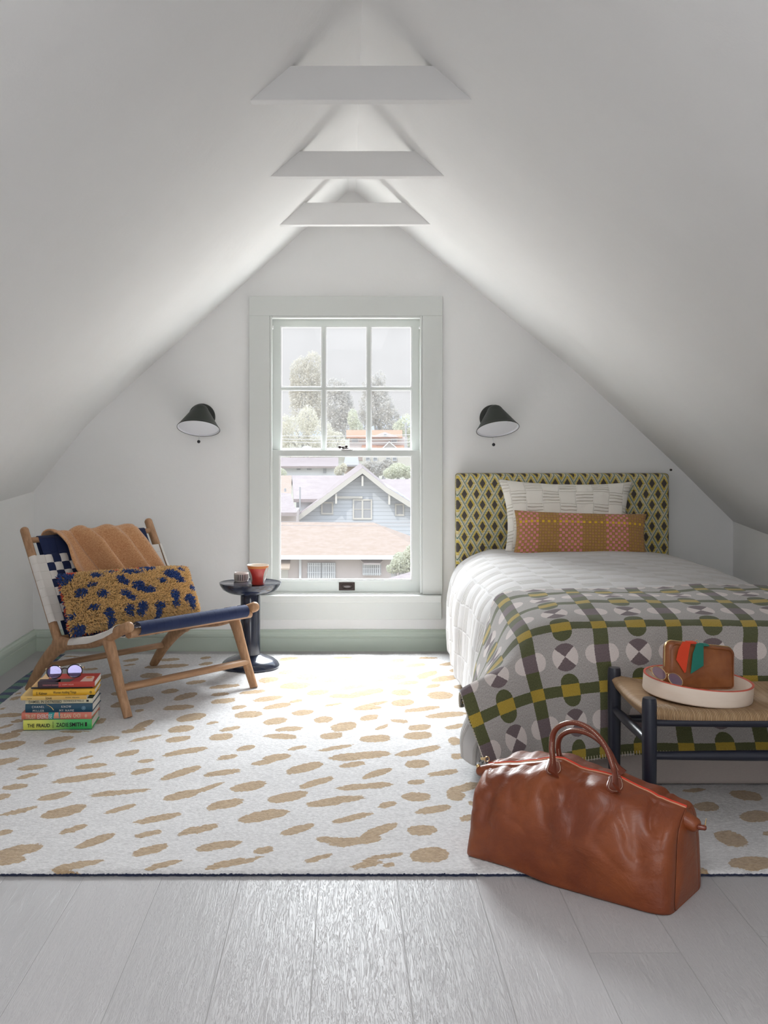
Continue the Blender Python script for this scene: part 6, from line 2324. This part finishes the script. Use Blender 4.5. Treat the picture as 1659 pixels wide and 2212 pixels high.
# brown and cream houses seen in between
sh = thing('brown_cottage', (AT(758, 1000, 120)[0], 121, -4), 'little cottage with grey roof between the white house and the bushes', 'house')
build('wall', pxbox(MB(), 742, 776, 1000, 1028, 120, 4), M_peach, sh, smooth=False)
roofpoly('roof', sh, [AT(742, 1004, 119), AT(776, 1004, 119), AT(773, 986, 124), AT(746, 986, 124)], Mat('slate_roof', ec(.9, .87, .92), .9), .2)
ch_ = thing('cream_terrace_house', (AT(825, 990, 135)[0], 137, -4), 'cream house with a row of windows below the orange roofed house', 'house')
build('wall', pxbox(MB(), 784, 900, 980, 1010, 135, 4), M_creamw, ch_, smooth=False)
for a_ in (790, 806, 834, 848):
    window_part(ch_, a_, a_ + 9, 988, 996, 134.9, .7, mf=M_whitew)

# trees: crowns of leaf clusters around branches
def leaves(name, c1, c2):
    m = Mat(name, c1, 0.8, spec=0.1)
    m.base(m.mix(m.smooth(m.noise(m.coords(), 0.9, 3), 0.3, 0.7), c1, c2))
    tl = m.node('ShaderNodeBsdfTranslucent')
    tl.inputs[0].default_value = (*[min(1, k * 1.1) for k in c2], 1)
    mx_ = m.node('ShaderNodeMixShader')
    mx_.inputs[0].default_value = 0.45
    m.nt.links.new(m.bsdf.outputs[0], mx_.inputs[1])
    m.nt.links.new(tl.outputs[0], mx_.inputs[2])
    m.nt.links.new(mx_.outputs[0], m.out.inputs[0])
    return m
def tree(name, label, cat, blobs, Y, mats, n, size, trunk=None, group=None, stretch=(1, 1)):
    base = AT(blobs[0][0], blobs[0][1], Y)
    zg = float(np.interp(Y, gy_, gz_))
    root = thing(name, (base[0], Y, zg), label, cat, group)
    mb = MB()
    areas = np.array([b[2] * b[3] for b in blobs], float)
    for i in rng.choice(len(blobs), n, p=areas / areas.sum()):
        px, py, rx_, ry_ = blobs[i]
        d = rng.normal(0, 1, 3); d /= np.linalg.norm(d)
        rad = rng.uniform(0.55, 1.0) ** 0.6
        k = Y / F
        lump = 1 + 0.16 * mnoise.noise((d[0] * 2.5 + i, d[1] * 2.5, d[2] * 2.5))
        c = AT(px, py, Y) + np.array((d[0] * rx_ * k, d[1] * rx_ * k, d[2] * ry_ * k)) * rad * lump
        if c[2] < zg: continue
        a = rng.normal(0, 1, 3); a /= np.linalg.norm(a)
        b = np.cross(a, rng.normal(0, 1, 3)); b /= np.linalg.norm(b)
        s = size * k * rng.uniform(.6, 1.3)
        b = b + np.array((0, 0, -.4))
        mb.add([c - a * s * stretch[0], c - b * s * .5 * stretch[1], c + a * s * stretch[0], c + b * s * .6 * stretch[1]], [(0, 1, 2, 3)], 0)
    build('crown', mb, mats, root, smooth=False)
    tk = MB()
    kb = Y / F
    for (px, py, rx_, ry_) in blobs[:3]:
        t = AT(px, py, Y)
        tk.tube(crom([(base[0], Y, zg - .3), ((base[0] + t[0]) / 2, Y, (zg + t[2]) / 2), tuple(t)], 8), np.linspace(.30, .08, 8), 8)
    build('trunk', tk, M_bark, root)
M_bark = Mat('pale_bark', ec(1.0, .97, .95), .9)
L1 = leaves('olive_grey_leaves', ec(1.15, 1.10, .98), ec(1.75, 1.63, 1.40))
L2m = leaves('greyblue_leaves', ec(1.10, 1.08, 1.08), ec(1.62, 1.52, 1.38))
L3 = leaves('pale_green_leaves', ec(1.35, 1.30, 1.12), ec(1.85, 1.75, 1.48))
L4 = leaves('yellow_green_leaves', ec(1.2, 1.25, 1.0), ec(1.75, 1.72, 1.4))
tree('eucalyptus_tree', 'tall eucalyptus in the left column of upper panes', 'tree', [(660, 830, 34, 60), (676, 795, 22, 38), (648, 810, 24, 38), (664, 880, 38, 50), (640, 850, 18, 34), (684, 860, 16, 50)], 190, L1, 8840, 2.44, group=None)
tree('eucalyptus_tree', 'lower round-topped tree in the middle column of upper panes', 'tree', [(730, 880, 30, 48), (722, 842, 20, 26), (738, 845, 20, 26), (722, 915, 32, 40), (752, 885, 14, 36), (745, 930, 30, 20)], 185, L2m, 7310, 2.44)
tree('pine_tree', 'loose-crowned pine in the right column of upper panes', 'tree', [(822, 880, 30, 44), (808, 830, 16, 22), (792, 838, 12, 20), (822, 818, 12, 18), (800, 880, 26, 44), (838, 905, 28, 34), (815, 850, 24, 26), (775, 915, 22, 30), (852, 912, 16, 22)], 195, L2m, 7820, 2.37)
tree('pepper_tree', 'broad pale tree in front of the eucalyptus at the left', 'tree', [(665, 905, 22, 30), (640, 930, 36, 34), (612, 935, 22, 42), (690, 940, 34, 34), (722, 955, 26, 24), (650, 970, 50, 24)], 160, L3, 8840, 2.22)
tree('hedge_tree', 'green tree at the right edge behind the orange roof', 'tree', [(880, 920, 20, 26), (862, 925, 14, 16), (895, 950, 20, 30)], 175, L4, 2550, 2.22)
tree('green_tree', 'green tree behind the left end of the orange roof', 'tree', [(762, 905, 12, 22), (770, 925, 14, 18)], 175, L4, 1530, 2.07)
tree('garden_bush', 'grey-green bush on the slope right of the gable peak', 'bush', [(815, 1012, 24, 16), (835, 1006, 16, 14), (795, 1008, 14, 12)], 84, L2m, 3230, 2.22)
tree('garden_bush', 'lighter bush at the right edge above the cross roof', 'bush', [(860, 1016, 22, 16), (882, 1020, 16, 14), (845, 1022, 18, 12)], 80, L4, 3230, 2.22)
tree('garden_bush', 'small bush between the white house and the cottage', 'bush', [(732, 1018, 10, 12), (742, 1010, 8, 10)], 92, L3, 1190, 1.92)
tree('garden_bush', 'small bush in front of the white house at the left edge', 'bush', [(608, 1022, 12, 10), (598, 1020, 12, 12)], 90, L4, 1020, 1.92)
tree('citrus_tree', 'yellow-green garden tree beside the bungalow at the lower right', 'tree', [(868, 1215, 24, 22), (890, 1200, 18, 24), (850, 1228, 16, 12), (882, 1222, 22, 20), (900, 1215, 20, 30)], 34, L4, 6120, 2.66)

# power lines and pole
M_wire = Mat('pale_cable', ec(1.3, 1.25, 1.2, 1.2), .6)
for k, (ya, yb2) in enumerate(((938.5, 936.5), (944.5, 946.5), (950.5, 953.5))):
    a, b = AT(520, ya, 110), AT(960, yb2 - 1, 112)
    C_ = [a * (1 - t) + b * t + np.array((0, 0, -0.25 * (1 - (2 * t - 1) ** 2))) for t in np.linspace(0, 1, 20)]
    tag(build('power_line', MB().tube(C_, .036, 6), M_wire), ['uppermost of three pale power lines crossing the trees', 'middle of the three pale power lines crossing the trees', 'lowest of the three pale power lines crossing the trees'][k], 'cable', 'power lines in front of the trees')
pp = MB().tube([AT(876.5, 985, 130), AT(876.5, 913, 130)], .12, 10)
pp.box(tuple(AT(870, 925, 130) - np.array((0, .1, 0))), tuple(AT(883, 923.5, 130) + np.array((0, .1, 0))))
tag(build('utility_pole', pp, M_bark), 'slim utility pole with a crossarm at the right edge of the window view', 'pole')
for k, (ya, yb2) in enumerate(((1133, 1135), (1125, 1128))):
    a, b = AT(520, ya, 40), AT(960, yb2, 41)
    C_ = [a * (1 - t) + b * t + np.array((0, 0, -0.03 * (1 - (2 * t - 1) ** 2))) for t in np.linspace(0, 1, 12)]
    tag(build('telephone_cable', MB().tube(C_, .010, 6), Mat('grey_cable', ec(1.0, .9, .9), .7)), ['thin dark cable crossing the upper edge of the salmon roof, the lower of two', 'thin dark cable crossing the upper edge of the salmon roof, the upper of two'][k], 'cable', 'cables over the salmon roof')
